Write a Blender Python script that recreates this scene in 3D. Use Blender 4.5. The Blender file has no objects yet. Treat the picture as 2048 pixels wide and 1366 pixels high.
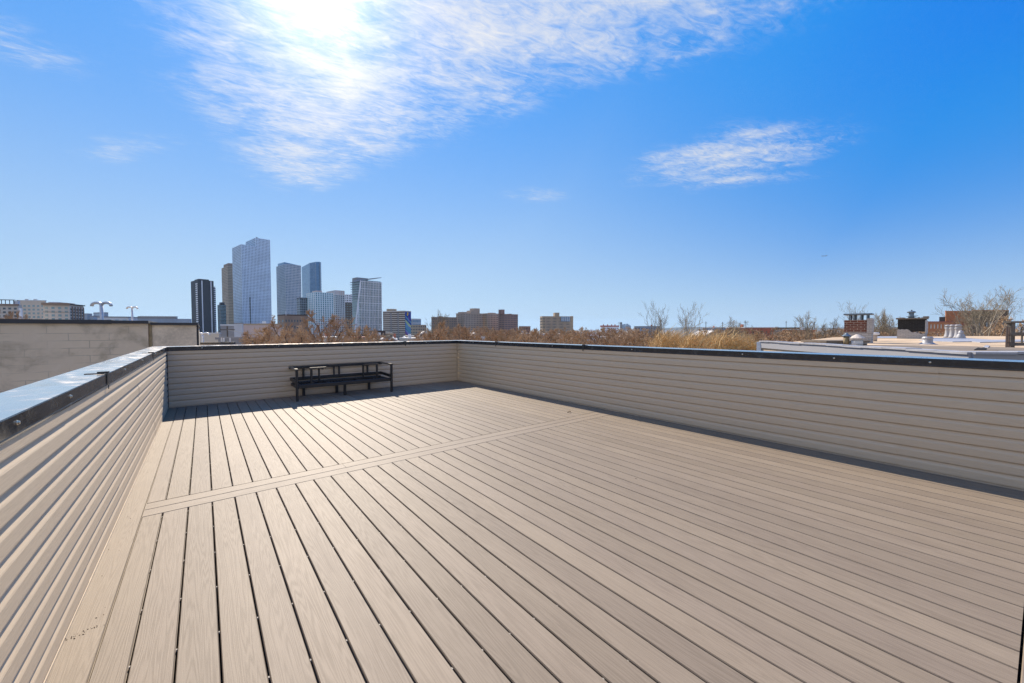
import bpy, math, random
from mathutils import Vector, Matrix
R = math.radians
C = bpy.context.scene.collection
random.seed(7)

# ------------------------------------------------------------------ camera model (solved from the photograph)
F, YAW, PIT, ROL, H = 779.64, R(38.387), R(-1.694), R(-0.1665), 1.341
RGT = Vector((math.cos(YAW), -math.sin(YAW), 0)); FWD = Vector((math.sin(YAW), math.cos(YAW), 0))
XL, XR, YB, ZT, ZB = -.519, 5.288, 9.012, 1.065, .995      # parapet planes, coping top, fascia bottom
GZ = -11.0                                                   # street level
SUN_AZ, SUN_EL = R(11.8), R(38.1)

def plan(px, Z):
    "ground point (x, y) seen in photo column px at depth Z along the view"
    p = RGT * ((px - 1024) / F * Z) + FWD * Z
    return Vector((p.x, p.y))
def zat(px, py, Z):
    return H + (660 - .0029 * (px - 1024) - py) / F * Z

# ------------------------------------------------------------------ mesh builder
class MB:
    def __init__(s): s.v = []; s.f = []; s.a = []; s.cur = 0.0
    def add(s, vs, fs):
        o = len(s.v); s.v += [tuple(v) for v in vs]
        for f in fs: s.f.append([i + o for i in f]); s.a.append(s.cur)
    def box(s, a, b):
        x0, y0, z0 = a; x1, y1, z1 = b
        s.add([(x0,y0,z0),(x1,y0,z0),(x1,y1,z0),(x0,y1,z0),(x0,y0,z1),(x1,y0,z1),(x1,y1,z1),(x0,y1,z1)],
              [(3,2,1,0),(4,5,6,7),(0,1,5,4),(1,2,6,5),(2,3,7,6),(3,0,4,7)])
    def bevbox(s, a, b, e=.006):
        "box with all edges chamfered"
        x0, y0, z0 = a; x1, y1, z1 = b
        cx = [(x0, x0+e), (x1, x1-e)]; cy = [(y0, y0+e), (y1, y1-e)]; cz = [(z0, z0+e), (z1, z1-e)]
        vs = []; idx = {}
        for i in (0,1):
            for j in (0,1):
                for k in (0,1):
                    for ax in range(3):
                        p = [cx[i][1], cy[j][1], cz[k][1]]; p[ax] = (cx[i][0], cy[j][0], cz[k][0])[ax]
                        idx[i,j,k,ax] = len(vs); vs.append(p)
        fs = []
        for ax in range(3):
            o = [t for t in range(3) if t != ax]
            for e0 in (0,1):
                q = []
                for u, w in ((0,0),(1,0),(1,1),(0,1)):
                    c = [0,0,0]; c[ax] = e0; c[o[0]] = u; c[o[1]] = w; q.append(idx[c[0],c[1],c[2],ax])
                fs.append(q)
            for u in (0,1):
                for w in (0,1):
                    q = []
                    for t, axx in ((0,o[0]),(1,o[0]),(1,o[1]),(0,o[1])):
                        c = [0,0,0]; c[ax] = t; c[o[0]] = u; c[o[1]] = w; q.append(idx[c[0],c[1],c[2],axx])
                    fs.append(q)
        for i in (0,1):
            for j in (0,1):
                for k in (0,1): fs.append([idx[i,j,k,t] for t in range(3)])
        s.add(vs, fs)
    def face_box(s, P, d, n, s0, s1, z0, z1, d0, d1):
        "box on a vertical face: P origin (2D), d along, n outward"
        vs = []
        for z in (z0, z1):
            for (u, w) in ((s0,d0),(s1,d0),(s1,d1),(s0,d1)):
                q = P + d*u + n*w; vs.append((q.x, q.y, z))
        s.add(vs, [(3,2,1,0),(4,5,6,7),(0,1,5,4),(1,2,6,5),(2,3,7,6),(3,0,4,7)])
    def prism(s, poly, z0, z1):
        n = len(poly); zt = z1 if isinstance(z1, (list, tuple)) else [z1]*n
        zb = z0 if isinstance(z0, (list, tuple)) else [z0]*n
        vs = [(p[0], p[1], zb[i]) for i, p in enumerate(poly)] + [(p[0], p[1], zt[i]) for i, p in enumerate(poly)]
        s.add(vs, [list(range(n))[::-1], list(range(n, 2*n))] + [(i, (i+1) % n, n+(i+1) % n, n+i) for i in range(n)])
    def tube(s, pts, rad, n=6, cap=True):
        pts = [Vector(p) for p in pts]
        if not isinstance(rad, (list, tuple)): rad = [rad]*len(pts)
        o = len(s.v); a = None
        for i, p in enumerate(pts):
            t = (pts[min(i+1, len(pts)-1)] - pts[max(i-1, 0)])
            t = t.normalized() if t.length > 1e-9 else Vector((0,0,1))
            if a is None:
                a = Vector((1,0,0)) if abs(t.x) < .8 else Vector((0,1,0))
            a = (a - t*a.dot(t)); a = a.normalized() if a.length > 1e-6 else t.orthogonal().normalized()
            b = t.cross(a)
            for k in range(n):
                g = 2*math.pi*k/n
                s.v.append(tuple(p + (a*math.cos(g) + b*math.sin(g))*rad[i]))
        for i in range(len(pts)-1):
            for k in range(n):
                s.f.append([o+i*n+k, o+i*n+(k+1) % n, o+(i+1)*n+(k+1) % n, o+(i+1)*n+k]); s.a.append(s.cur)
        if cap:
            s.f.append([o+k for k in range(n)][::-1]); s.a.append(s.cur)
            s.f.append([o+(len(pts)-1)*n+k for k in range(n)]); s.a.append(s.cur)
    def lathe(s, prof, n=16, c=(0,0,0)):
        o = len(s.v); m = len(prof)
        for r, z in prof:
            for k in range(n):
                g = 2*math.pi*k/n; s.v.append((c[0]+r*math.cos(g), c[1]+r*math.sin(g), c[2]+z))
        for i in range(m-1):
            for k in range(n):
                s.f.append([o+i*n+k, o+i*n+(k+1) % n, o+(i+1)*n+(k+1) % n, o+(i+1)*n+k]); s.a.append(s.cur)
        s.f.append([o+k for k in range(n)][::-1]); s.a.append(s.cur)
        s.f.append([o+(m-1)*n+k for k in range(n)]); s.a.append(s.cur)

def wloc(o):
    l = Vector((0,0,0))
    while o is not None: l = l + o.location; o = o.parent
    return l
def build(name, mb, mat, parent=None, local=False, smooth=False, attr=False):
    off = Vector((0,0,0)) if (parent is None or local) else wloc(parent)
    me = bpy.data.meshes.new(name)
    me.from_pydata([(v[0]-off.x, v[1]-off.y, v[2]-off.z) for v in mb.v], [], mb.f)
    if attr:
        at = me.attributes.new('bid', 'FLOAT', 'FACE'); at.data.foreach_set('value', mb.a)
    if smooth: me.polygons.foreach_set('use_smooth', [True]*len(me.polygons))
    me.update()
    if mat: me.materials.append(mat)
    o = bpy.data.objects.new(name, me); C.objects.link(o); o.parent = parent
    return o
def tag(o, label=None, cat=None, group=None, kind=None):
    if label: o['label'] = label
    if cat: o['category'] = cat
    if group: o['group'] = group
    if kind: o['kind'] = kind
    return o
def thing(name, label, cat, loc=(0,0,0), rz=0, group=None):
    o = bpy.data.objects.new(name, None); C.objects.link(o); o.empty_display_size = .2
    o.location = loc; o.rotation_euler = (0,0,rz)
    return tag(o, label, cat, group)
def copy_tree(o, parent=None):
    c = o.copy(); C.objects.link(c); c.parent = parent
    for ch in list(o.children): copy_tree(ch, c)
    return c

# ------------------------------------------------------------------ node helpers
class NT:
    def __init__(s, tree): s.t = tree; s.n = tree.nodes; s.l = tree.links
    def new(s, typ, **kw):
        n = s.n.new(typ)
        for k, v in kw.items(): setattr(n, k, v)
        return n
    def put(s, sock, v):
        if isinstance(v, bpy.types.NodeSocket): s.l.new(v, sock)
        elif v is not None: sock.default_value = v
    def m(s, op, a, b=None, c=None, clamp=False):
        n = s.new('ShaderNodeMath', operation=op, use_clamp=clamp)
        s.put(n.inputs[0], a); s.put(n.inputs[1], b)
        if c is not None: s.put(n.inputs[2], c)
        return n.outputs[0]
    def vm(s, op, a, b=None):
        n = s.new('ShaderNodeVectorMath', operation=op); s.put(n.inputs[0], a)
        if b is not None: s.put(n.inputs[1], b)
        return n.outputs['Value' if op in ('DOT_PRODUCT', 'LENGTH', 'DISTANCE') else 'Vector']
    def sep(s, v):
        n = s.new('ShaderNodeSeparateXYZ'); s.put(n.inputs[0], v); return n.outputs
    def comb(s, x, y, z):
        n = s.new('ShaderNodeCombineXYZ')
        for i, q in enumerate((x, y, z)): s.put(n.inputs[i], q)
        return n.outputs[0]
    def noise(s, v, scale, detail=2, rough=.5, dist=0, typ='FBM', out='Fac'):
        n = s.new('ShaderNodeTexNoise'); s.put(n.inputs['Vector'], v)
        n.inputs['Scale'].default_value = scale; n.inputs['Detail'].default_value = detail
        n.inputs['Roughness'].default_value = rough; n.inputs['Distortion'].default_value = dist
        return n.outputs[out]
    def white(s, v):
        n = s.new('ShaderNodeTexWhiteNoise', noise_dimensions='3D'); s.put(n.inputs['Vector'], v); return n.outputs['Value']
    def ss(s, v, lo, hi, a=0., b=1.):
        n = s.new('ShaderNodeMapRange', interpolation_type='SMOOTHSTEP')
        s.put(n.inputs[0], v); s.put(n.inputs[1], lo); s.put(n.inputs[2], hi); s.put(n.inputs[3], a); s.put(n.inputs[4], b)
        return n.outputs[0]
    def lin(s, v, lo, hi, a=0., b=1.):
        n = s.new('ShaderNodeMapRange'); s.put(n.inputs[0], v); s.put(n.inputs[1], lo); s.put(n.inputs[2], hi)
        s.put(n.inputs[3], a); s.put(n.inputs[4], b); return n.outputs[0]
    def mix(s, f, a, b, typ='MIX'):
        n = s.new('ShaderNodeMix', data_type='RGBA', blend_type=typ)
        s.put(n.inputs[0], f)
        for k, v in ((6, a), (7, b)):
            if isinstance(v, (tuple, list)): v = (*v[:3], 1)
            s.put(n.inputs[k], v)
        return n.outputs[2]
    def bump(s, h, strength=.3, dist=.01, normal=None):
        n = s.new('ShaderNodeBump'); s.put(n.inputs['Height'], h)
        n.inputs['Strength'].default_value = strength; n.inputs['Distance'].default_value = dist
        if normal is not None: s.put(n.inputs['Normal'], normal)
        return n.outputs[0]
def mat(name, col=(.5,.5,.5), rough=.6, spec=.5, metal=0., fn=None, coat=0., ior=1.5):
    m = bpy.data.materials.new(name); m.use_nodes = True
    nt = NT(m.node_tree); p = m.node_tree.nodes['Principled BSDF']
    p.inputs['Base Color'].default_value = (*col, 1); p.inputs['Roughness'].default_value = rough
    p.inputs['Specular IOR Level'].default_value = spec; p.inputs['Metallic'].default_value = metal
    p.inputs['IOR'].default_value = ior; p.inputs['Coat Weight'].default_value = coat
    if fn: fn(nt, p)
    return m
def objco(nt): return nt.new('ShaderNodeTexCoord').outputs['Object']
def var(col, amt=.25, scale=1.5, detail=4, bump=0., bscale=30., rvar=0.):
    "weathered variation of a base colour"
    def fn(nt, p):
        co = objco(nt); n = nt.noise(co, scale, detail, .6)
        n2 = nt.noise(co, scale*9, 3, .6)
        f = nt.m('ADD', nt.m('MULTIPLY', n, .7), nt.m('MULTIPLY', n2, .3))
        a = tuple(max(0, c*(1-amt)) for c in col); b = tuple(c*(1+amt) for c in col)
        nt.put(p.inputs['Base Color'], nt.mix(nt.ss(f, .3, .7), a, b))
        if bump: nt.put(p.inputs['Normal'], nt.bump(nt.noise(co, bscale, 4, .6), bump, .01))
    return fn
def vmat(name, col, amt=.25, scale=1.5, rough=.7, spec=.4, bump=0., bscale=30., metal=0.):
    return mat(name, col, rough, spec, metal, var(col, amt, scale, 4, bump, bscale))
def rndmat(name, c1, c2, rough=.8, spec=.2):
    "colour picked per object between two tones"
    def fn(nt, p):
        r = nt.new('ShaderNodeObjectInfo').outputs['Random']
        n = nt.noise(objco(nt), 1.2, 2)
        nt.put(p.inputs['Base Color'], nt.mix(nt.m('ADD', nt.m('MULTIPLY', r, .65), nt.m('MULTIPLY', n, .35)), c1, c2))
    return mat(name, c1, rough, spec, 0, fn)

def deck_fn(axis):
    def fn(nt, p):
        co = objco(nt); x, y, z = nt.sep(co)
        if axis: x, y = y, x
        bid = nt.new('ShaderNodeAttribute', attribute_name='bid').outputs['Fac']
        off = nt.m('MULTIPLY', bid, 3.71)
        r = nt.white(nt.comb(bid, 3.3, 1.7))
        r2 = nt.white(nt.comb(bid, 9.3, 4.7))
        # cathedral grain: contour lines of a stretched noise
        g = nt.noise(nt.comb(nt.m('MULTIPLY', x, 8.), nt.m('ADD', nt.m('MULTIPLY', y, .32), off), off), 1., 3, .5, .12)
        ring = nt.m('PINGPONG', nt.m('MULTIPLY', g, 34.), .5)
        ring = nt.ss(ring, .0, .42)
        fine = nt.noise(nt.comb(nt.m('MULTIPLY', x, 260.), nt.m('ADD', nt.m('MULTIPLY', y, 9.), off), 0.), 1., 3, .7)
        speck = nt.noise(co, 420., 2, .6)
        blot = nt.noise(nt.comb(nt.m('MULTIPLY', x, 2.4), nt.m('MULTIPLY', y, .9), off), 1., 4, .6)
        a = (.160, .124, .089); b = (.258, .204, .150)
        h = nt.m('ADD', nt.m('MULTIPLY', ring, .17), nt.m('ADD', nt.m('MULTIPLY', fine, .40), nt.m('MULTIPLY', speck, .43)))
        col = nt.mix(nt.ss(h, .18, .88), a, b)
        col = nt.mix(nt.ss(blot, .35, .75, 0, .30), col, (.31, .25, .182))
        br = nt.lin(r, 0, 1, .89, 1.07)
        col = nt.mix(1., col, nt.comb(br, br, nt.m('MULTIPLY', br, nt.lin(r2, 0, 1, .985, 1.02))), 'MULTIPLY')
        # worn scuffs and little dark specks
        dirt = nt.ss(nt.noise(nt.vm('ADD', co, (4.2, 1.1, 0)), 38., 3, .7), .715, .76)
        col = nt.mix(nt.m('MULTIPLY', dirt, .45), col, (.10, .08, .06))
        nt.put(p.inputs['Base Color'], col)
        nt.put(p.inputs['Roughness'], nt.lin(h, 0, 1, .68, .56))
        nt.put(p.inputs['Normal'], nt.bump(h, .5, .0014))
    return fn

def siding_fn(nt, p):
    co = objco(nt); x, y, z = nt.sep(co)
    al = nt.m('ADD', x, y)                                   # runs along whichever wall
    grain = nt.noise(nt.comb(nt.m('MULTIPLY', al, 10.), nt.m('MULTIPLY', z, 190.), nt.m('MULTIPLY', nt.m('SUBTRACT', x, y), 1.)), 1., 4, .65, .4)
    big = nt.noise(co, 1.1, 3)
    col = nt.mix(nt.ss(grain, .25, .75), (.52, .405, .272), (.615, .485, .332))
    col = nt.mix(nt.ss(big, .3, .8, 0, .3), col, (.54, .43, .30))
    # pale scuffs scratched along the grain
    sc = nt.ss(nt.noise(nt.comb(nt.m('MULTIPLY', al, 3.), nt.m('MULTIPLY', z, 120.), 7.), 1., 3, .7), .70, .74)
    col = nt.mix(nt.m('MULTIPLY', sc, .35), col, (.55, .50, .46))
    nt.put(p.inputs['Base Color'], col)
    nt.put(p.inputs['Roughness'], .62)
    nt.put(p.inputs['Normal'], nt.bump(grain, .35, .0018))

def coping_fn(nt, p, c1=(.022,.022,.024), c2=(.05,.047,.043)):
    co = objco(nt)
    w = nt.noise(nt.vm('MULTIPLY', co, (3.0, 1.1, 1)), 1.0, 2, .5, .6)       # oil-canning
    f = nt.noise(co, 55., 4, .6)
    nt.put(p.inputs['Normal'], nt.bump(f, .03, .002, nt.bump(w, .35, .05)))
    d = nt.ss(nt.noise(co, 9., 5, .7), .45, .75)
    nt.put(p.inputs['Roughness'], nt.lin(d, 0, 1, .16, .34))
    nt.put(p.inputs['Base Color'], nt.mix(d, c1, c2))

def cmu_fn(nt, p):
    co = objco(nt); x, y, z = nt.sep(co)
    b = nt.new('ShaderNodeTexBrick', offset=.5)
    nt.put(b.inputs['Vector'], nt.comb(nt.m('ADD', x, nt.m('MULTIPLY', nt.noise(co, 1.7, 3), .06)), nt.m('ADD', z, nt.m('MULTIPLY', nt.noise(co, 2.3, 3), .03)), 0.))
    for k, v in (('Scale', 1.), ('Mortar Size', .015), ('Mortar Smooth', 1.), ('Brick Width', .78), ('Row Height', .205), ('Bias', -.2)): b.inputs[k].default_value = v
    b.inputs['Color1'].default_value = (.72,.585,.42,1); b.inputs['Color2'].default_value = (.66,.53,.375,1); b.inputs['Mortar'].default_value = (.46,.385,.29,1)
    n = nt.noise(co, .9, 5, .62, .5); n2 = nt.noise(co, 4., 5, .65)
    show = nt.ss(nt.noise(nt.vm('ADD', co, (3,0,5)), 1.1, 4), .42, .60)
    col = nt.mix(show, (.69,.56,.405), b.outputs['Color'])
    col = nt.mix(nt.ss(n, .47, .68, 0, .8), col, (.37, .30, .205))
    col = nt.mix(nt.ss(n2, .48, .75, 0, .5), col, (.76,.64,.49))
    nt.put(p.inputs['Base Color'], col); p.inputs['Roughness'].default_value = .9
    nt.put(p.inputs['Normal'], nt.bump(nt.m('ADD', n2, nt.m('MULTIPLY', b.outputs['Fac'], -.3)), .4, .01))

def brick_fn(c1, c2, mor, w=.215, h=.075, ms=.009, sc=1.):
    def fn(nt, p):
        co = objco(nt); x, y, z = nt.sep(co)
        b = nt.new('ShaderNodeTexBrick', offset=.5)
        nt.put(b.inputs['Vector'], nt.comb(nt.m('ADD', x, y), z, 0.))
        for k, v in (('Scale', sc), ('Mortar Size', ms), ('Mortar Smooth', .2), ('Brick Width', w), ('Row Height', h)): b.inputs[k].default_value = v
        b.inputs['Color1'].default_value = (*c1,1); b.inputs['Color2'].default_value = (*c2,1); b.inputs['Mortar'].default_value = (*mor,1)
        n = nt.noise(co, 3., 4, .6)
        col = nt.mix(nt.ss(n, .35, .75, 0, .35), b.outputs['Color'], tuple(c*.6 for c in c1))
        nt.put(p.inputs['Base Color'], col); p.inputs['Roughness'].default_value = .85
    return fn
def glass_fn(c1, c2, pane=3.):
    "curtain-wall glass whose panes differ a little in tint and tilt"
    def fn(nt, p):
        co = objco(nt); q = nt.vm('FLOOR', nt.vm('DIVIDE', co, (pane, pane, pane*1.1)))
        r = nt.white(q); n = nt.noise(co, .02, 3)
        nt.put(p.inputs['Base Color'], nt.mix(nt.m('ADD', nt.m('MULTIPLY', r, .55), nt.m('MULTIPLY', n, .45)), c1, c2))
        nt.put(p.inputs['Roughness'], nt.lin(r, 0, 1, .08, .25))
    return fn

M = {}
M['deck'] = mat('composite_decking', rough=.5, spec=.27, fn=deck_fn(False))
M['deck_x'] = mat('composite_decking_cross', rough=.5, spec=.27, fn=deck_fn(True))
M['siding'] = mat('vinyl_siding', rough=.62, spec=1., fn=siding_fn)
M['trim'] = vmat('vinyl_trim', (.50, .40, .29), .08, 4, .4, .5)
M['coping'] = mat('black_coping_metal', rough=.2, spec=.5, ior=1.55, fn=coping_fn)
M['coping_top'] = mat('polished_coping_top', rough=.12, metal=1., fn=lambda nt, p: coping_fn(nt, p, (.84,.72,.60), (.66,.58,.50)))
M['fascia_clip'] = vmat('black_seam_metal', (.025,.024,.022), .3, 20, .35, .6)
M['screw'] = mat('zinc_screw', (.62,.58,.50), .3, .5, 1.)
M['clip'] = mat('steel_clip', (.34,.31,.27), .7, .3)
M['under'] = vmat('dark_underlay', (.02,.017,.014), .3, 3, .9, .2)
M['sofa'] = vmat('black_powder_coat', (.018,.018,.02), .25, 12, .42, .5)
M['sofa_arm'] = vmat('worn_dark_arm_top', (.05,.045,.04), .3, 12, .3, .6)
M['cmu'] = mat('parged_block', fn=cmu_fn, rough=.9, spec=.2)
M['stucco'] = vmat('stained_stucco', (.68,.555,.405), .25, 1.6, .9, .2, .3, 14)
M['dark_metal'] = vmat('dark_metal_coping', (.03,.032,.038), .2, 2, .45, .5)
M['galv'] = vmat('galvanised_pipe', (.62,.62,.63), .15, 8, .45, .5, 0, 30, .3)
M['white'] = vmat('white_paint', (.74,.74,.74), .1, 3, .6, .4)
M['silver'] = vmat('aluminium_roof_coating', (.33,.33,.35), .18, 2.2, .5, .5, .2, 9)
M['gravel'] = mat('beige_roof', (.5,.4,.3), .95, .2, 0, var((.50,.375,.25), .3, .55, 5, .6, 5.))
M['mud'] = vmat('brown_roof_edge', (.20,.165,.13), .3, .8, .95, .2, .3, 9)
M['tanwall'] = vmat('tan_render', (.34,.29,.21), .2, 1.2, .9, .2)
M['redbrick'] = mat('chimney_brick', fn=brick_fn((.17,.05,.03), (.10,.034,.025), (.42,.34,.27)), rough=.85, spec=.3)
M['blackbrick'] = mat('tarred_brick', fn=brick_fn((.018,.017,.017), (.028,.026,.025), (.045,.042,.04)), rough=.7, spec=.3)
M['whitebrick'] = mat('whitewashed_brick', fn=brick_fn((.50,.47,.44), (.40,.375,.35), (.30,.27,.25)), rough=.85, spec=.3)
M['lead'] = vmat('blue_grey_cap', (.16,.20,.23), .2, 4, .4, .5, 0, 30, .4)
M['rust'] = vmat('rusty_pipe', (.33,.25,.14), .3, 6, .8, .3)
M['greywood'] = vmat('weathered_timber', (.13,.115,.10), .3, 5, .85, .3)
M['ground'] = vmat('city_ground', (.17,.155,.14), .35, .03, .95, .1)
M['wdark'] = mat('dark_window', (.05,.06,.07), .12, .8, 0, glass_fn((.03,.035,.04), (.12,.15,.17), 2.))
def G(n, a, b, pane=3.): M[n] = mat(n, a, .12, .9, 0, glass_fn(a, b, pane), ior=1.6)
G('g_navy', (.05,.11,.20), (.14,.26,.40)); G('g_blue', (.05,.14,.27), (.12,.27,.45)); G('g_teal', (.20,.44,.56), (.38,.62,.72))
G('g_dark', (.02,.028,.035), (.06,.08,.10)); G('g_pale', (.24,.36,.44), (.42,.56,.64)); G('g_green', (.13,.22,.24), (.30,.42,.43)); G('g_brown', (.07,.07,.07), (.15,.14,.12))
def K(n, c, amt=.12, sc=.05, rough=.75): M[n] = vmat(n, c, amt, sc, rough, .4)
K('k_fascia', (.30,.30,.32)); K('k_white', (.80,.82,.85)); K('k_grey', (.58,.60,.63)); K('k_blue', (.70,.83,.96)); K('k_char', (.045,.048,.058)); K('k_tan', (.42,.325,.225))
K('k_beige', (.56,.51,.45)); K('k_cream', (.62,.55,.45)); K('k_pink', (.55,.44,.41)); K('k_brown', (.28,.205,.155)); K('k_grbr', (.44,.355,.28))
K('k_red', (.30,.19,.155)); K('k_orange', (.50,.20,.085)); K('k_rust', (.38,.14,.09)); K('k_dkbr', (.09,.06,.05)); K('k_mid', (.27,.27,.28)); K('k_bluegrey', (.30,.36,.44))
K('roof_dark', (.06,.058,.056)); K('roof_pale', (.62,.60,.57)); K('roof_red', (.42,.10,.06))
K('m_blue', (.03,.06,.34), .1); K('m_teal', (.10,.34,.50), .1); K('m_yellow', (.72,.50,.05), .1); K('m_purple', (.20,.10,.40), .1); K('m_red', (.50,.05,.10), .1); K('m_sky', (.15,.28,.62), .1); K('m_lime', (.40,.55,.30), .1)
M['bark'] = rndmat('bare_bark', (.10,.07,.048), (.17,.12,.082)); M['twig'] = rndmat('bare_twig', (.36,.225,.125), (.55,.385,.24))
M['twig_grey'] = rndmat('grey_twig', (.24,.20,.14), (.32,.27,.19)); M['bark_pale'] = rndmat('pale_bark', (.34,.28,.21), (.40,.33,.26))
def whip_fn(nt, p):
    n = nt.noise(objco(nt), 5., 3, .7)
    nt.put(p.inputs['Base Color'], nt.mix(nt.ss(n, .3, .7), (.40,.25,.10), (.78,.54,.25)))
M['whip'] = mat('straw_whip', rough=.7, spec=.3, fn=whip_fn); M['shrubm'] = rndmat('olive_leaf', (.16,.17,.05), (.20,.20,.07))
M['hill'] = vmat('wooded_hill', (.09,.095,.085), .3, .002, .95, .1)
M['leaf'] = vmat('dry_brown_leaf', (.16,.09,.04), .3, 40, .8, .3)
M['copper'] = vmat('weathered_vent', (.55,.47,.40), .2, 5, .7, .3)
M['plane'] = vmat('airliner_paint', (.30,.40,.46), .1, 1, .5, .5)
M['wire'] = mat('cable', (.16,.15,.14), .6, .3)

# ------------------------------------------------------------------ world, sun, camera
sc = bpy.context.scene
w = bpy.data.worlds.new('World'); sc.world = w; w.use_nodes = True
def make_world():
    nt = NT(w.node_tree); bg = w.node_tree.nodes['Background']
    sky = nt.new('ShaderNodeTexSky', sky_type='NISHITA'); sky.sun_disc = False
    sky.sun_elevation = SUN_EL; sky.sun_rotation = SUN_AZ; sky.altitude = 0; sky.air_density = 1.0; sky.dust_density = .55; sky.ozone_density = 2.2
    # the photograph is tone-compressed: even out the sky's brightness, keep and deepen its hues
    r_, g_, b_ = nt.new('ShaderNodeSeparateColor'), None, None
    nt.put(r_.inputs[0], sky.outputs[0]); r_, g_, b_ = r_.outputs
    b_ = nt.m('MAXIMUM', b_, 1e-4)
    lum = nt.m('MULTIPLY', nt.m('POWER', b_, SKYP), SKYK)
    def ch(c, g, k): return nt.m('MULTIPLY', nt.m('MULTIPLY', nt.m('POWER', nt.m('MINIMUM', nt.m('DIVIDE', c, b_), 1.), g), k), lum)
    br_, bgn = ch(r_, *SKYR), ch(g_, *SKYG)
    d = nt.new('ShaderNodeTexCoord').outputs['Generated']; d = nt.vm('NORMALIZE', d)
    x, y, z = nt.sep(d); zc = nt.m('MAXIMUM', z, .03)
    u = nt.m('DIVIDE', x, zc); v = nt.m('DIVIDE', y, zc)
    P = nt.comb(u, v, 0.)
    # gentle warp so that no patch keeps a clean outline
    wn = nt.new('ShaderNodeTexNoise'); nt.put(wn.inputs['Vector'], P); wn.inputs['Scale'].default_value = 2.2; wn.inputs['Detail'].default_value = 5
    Q = nt.vm('ADD', P, nt.vm('MULTIPLY', nt.vm('SUBTRACT', wn.outputs['Color'], (.5,.5,.5)), (.42,.42,0)))
    qx, qy, _ = nt.sep(Q)
    def blob(cx, cy, a, b, ang, gain=1.):
        ca, sa = math.cos(R(ang)), math.sin(R(ang))
        dx = nt.m('SUBTRACT', qx, cx); dy = nt.m('SUBTRACT', qy, cy)
        p1 = nt.m('DIVIDE', nt.m('ADD', nt.m('MULTIPLY', dx, ca), nt.m('MULTIPLY', dy, sa)), a)
        p2 = nt.m('DIVIDE', nt.m('SUBTRACT', nt.m('MULTIPLY', dy, ca), nt.m('MULTIPLY', dx, sa)), b)
        r2 = nt.m('ADD', nt.m('MULTIPLY', p1, p1), nt.m('MULTIPLY', p2, p2))
        return nt.m('MULTIPLY', nt.m('SUBTRACT', 1., nt.m('SQRT', r2)), gain)
    mk = None
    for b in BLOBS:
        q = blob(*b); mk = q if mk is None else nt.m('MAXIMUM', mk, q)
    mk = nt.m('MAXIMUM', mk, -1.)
    # fibrous cirrus: noise drawn out along the wind
    def streak(ang, lo, hi, scale, detail, dist):
        ca, sa = math.cos(R(ang)), math.sin(R(ang))
        a = nt.m('ADD', nt.m('MULTIPLY', u, ca), nt.m('MULTIPLY', v, sa)); b = nt.m('SUBTRACT', nt.m('MULTIPLY', v, ca), nt.m('MULTIPLY', u, sa))
        return nt.noise(nt.comb(nt.m('MULTIPLY', a, lo), nt.m('MULTIPLY', b, hi), 0.), scale, detail, .62, dist)
    s1 = streak(-32, 1.0, 2.3, 2.6, 10, 1.1); s2 = streak(-14, 1.4, 3.6, 6.5, 9, 1.6); s3 = nt.noise(P, 4.2, 10, .66, .9)
    fib = nt.m('ADD', nt.m('ADD', nt.m('MULTIPLY', s1, .34), nt.m('MULTIPLY', s2, .33)), nt.m('MULTIPLY', s3, .33))
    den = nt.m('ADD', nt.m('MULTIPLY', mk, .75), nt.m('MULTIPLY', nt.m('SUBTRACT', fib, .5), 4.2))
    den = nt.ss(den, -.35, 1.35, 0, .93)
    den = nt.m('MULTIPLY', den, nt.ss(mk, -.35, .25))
    S = Vector((math.sin(SUN_AZ)*math.cos(SUN_EL), math.cos(SUN_AZ)*math.cos(SUN_EL), math.sin(SUN_EL)))
    cs = nt.vm('DOT_PRODUCT', d, tuple(S)); th = nt.m('ARCCOSINE', nt.m('MINIMUM', cs, .99999))
    # hue by distance from the sun and height above the horizon: pale near both, deep blue away from them
    def ex(v): return nt.m('POWER', 2.71828, v)
    td = nt.m('MULTIPLY', th, 180/math.pi); ed = nt.m('MULTIPLY', nt.m('ARCSINE', nt.m('MAXIMUM', z, 0.)), 180/math.pi)
    sc_ = nt.lin(td, 35., 65., 20., 9.)
    hz = ex(nt.m('MULTIPLY', nt.m('POWER', nt.m('DIVIDE', ed, sc_), 1.6), -1.))
    rr_ = nt.m('MULTIPLY', hz, .585)
    gg_ = nt.m('SUBTRACT', nt.m('ADD', nt.m('MULTIPLY', hz, .475), .322), nt.m('MULTIPLY', nt.m('MULTIPLY', nt.ss(ed, 18., 32.), nt.ss(td, 48., 72.)), .10))
    bb_ = nt.lin(td, 25., 70., SKYB[0], SKYB[1])
    own = nt.comb(nt.m('MULTIPLY', rr_, bb_), nt.m('MULTIPLY', gg_, bb_), bb_)
    base = nt.mix(.955, nt.comb(br_, bgn, lum), own)
    def gl(deg, k): return nt.m('MULTIPLY', nt.m('POWER', 2.71828, nt.m('DIVIDE', th, -R(deg))), k)
    glow = nt.m('ADD', gl(3.6, AUR[0]), gl(26., AUR[1]))
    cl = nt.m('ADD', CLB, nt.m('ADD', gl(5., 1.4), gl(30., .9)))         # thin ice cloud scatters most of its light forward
    ccol = nt.mix(1., nt.comb(1., .98, .95), nt.comb(cl, cl, cl), 'MULTIPLY')
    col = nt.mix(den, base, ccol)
    col = nt.mix(1., col, nt.mix(1., (1., .97, .93), nt.comb(glow, glow, glow), 'MULTIPLY'), 'ADD')
    nt.put(bg.inputs['Color'], col); bg.inputs['Strength'].default_value = SKY
SKY = .10; SKYP, SKYK = .22, 4.0; SKYB = (5.55, 4.95); SKYR = (1.4, .58); SKYG = (1.25, .755)
AUR = (11., .42); CLB = 5.0
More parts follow.
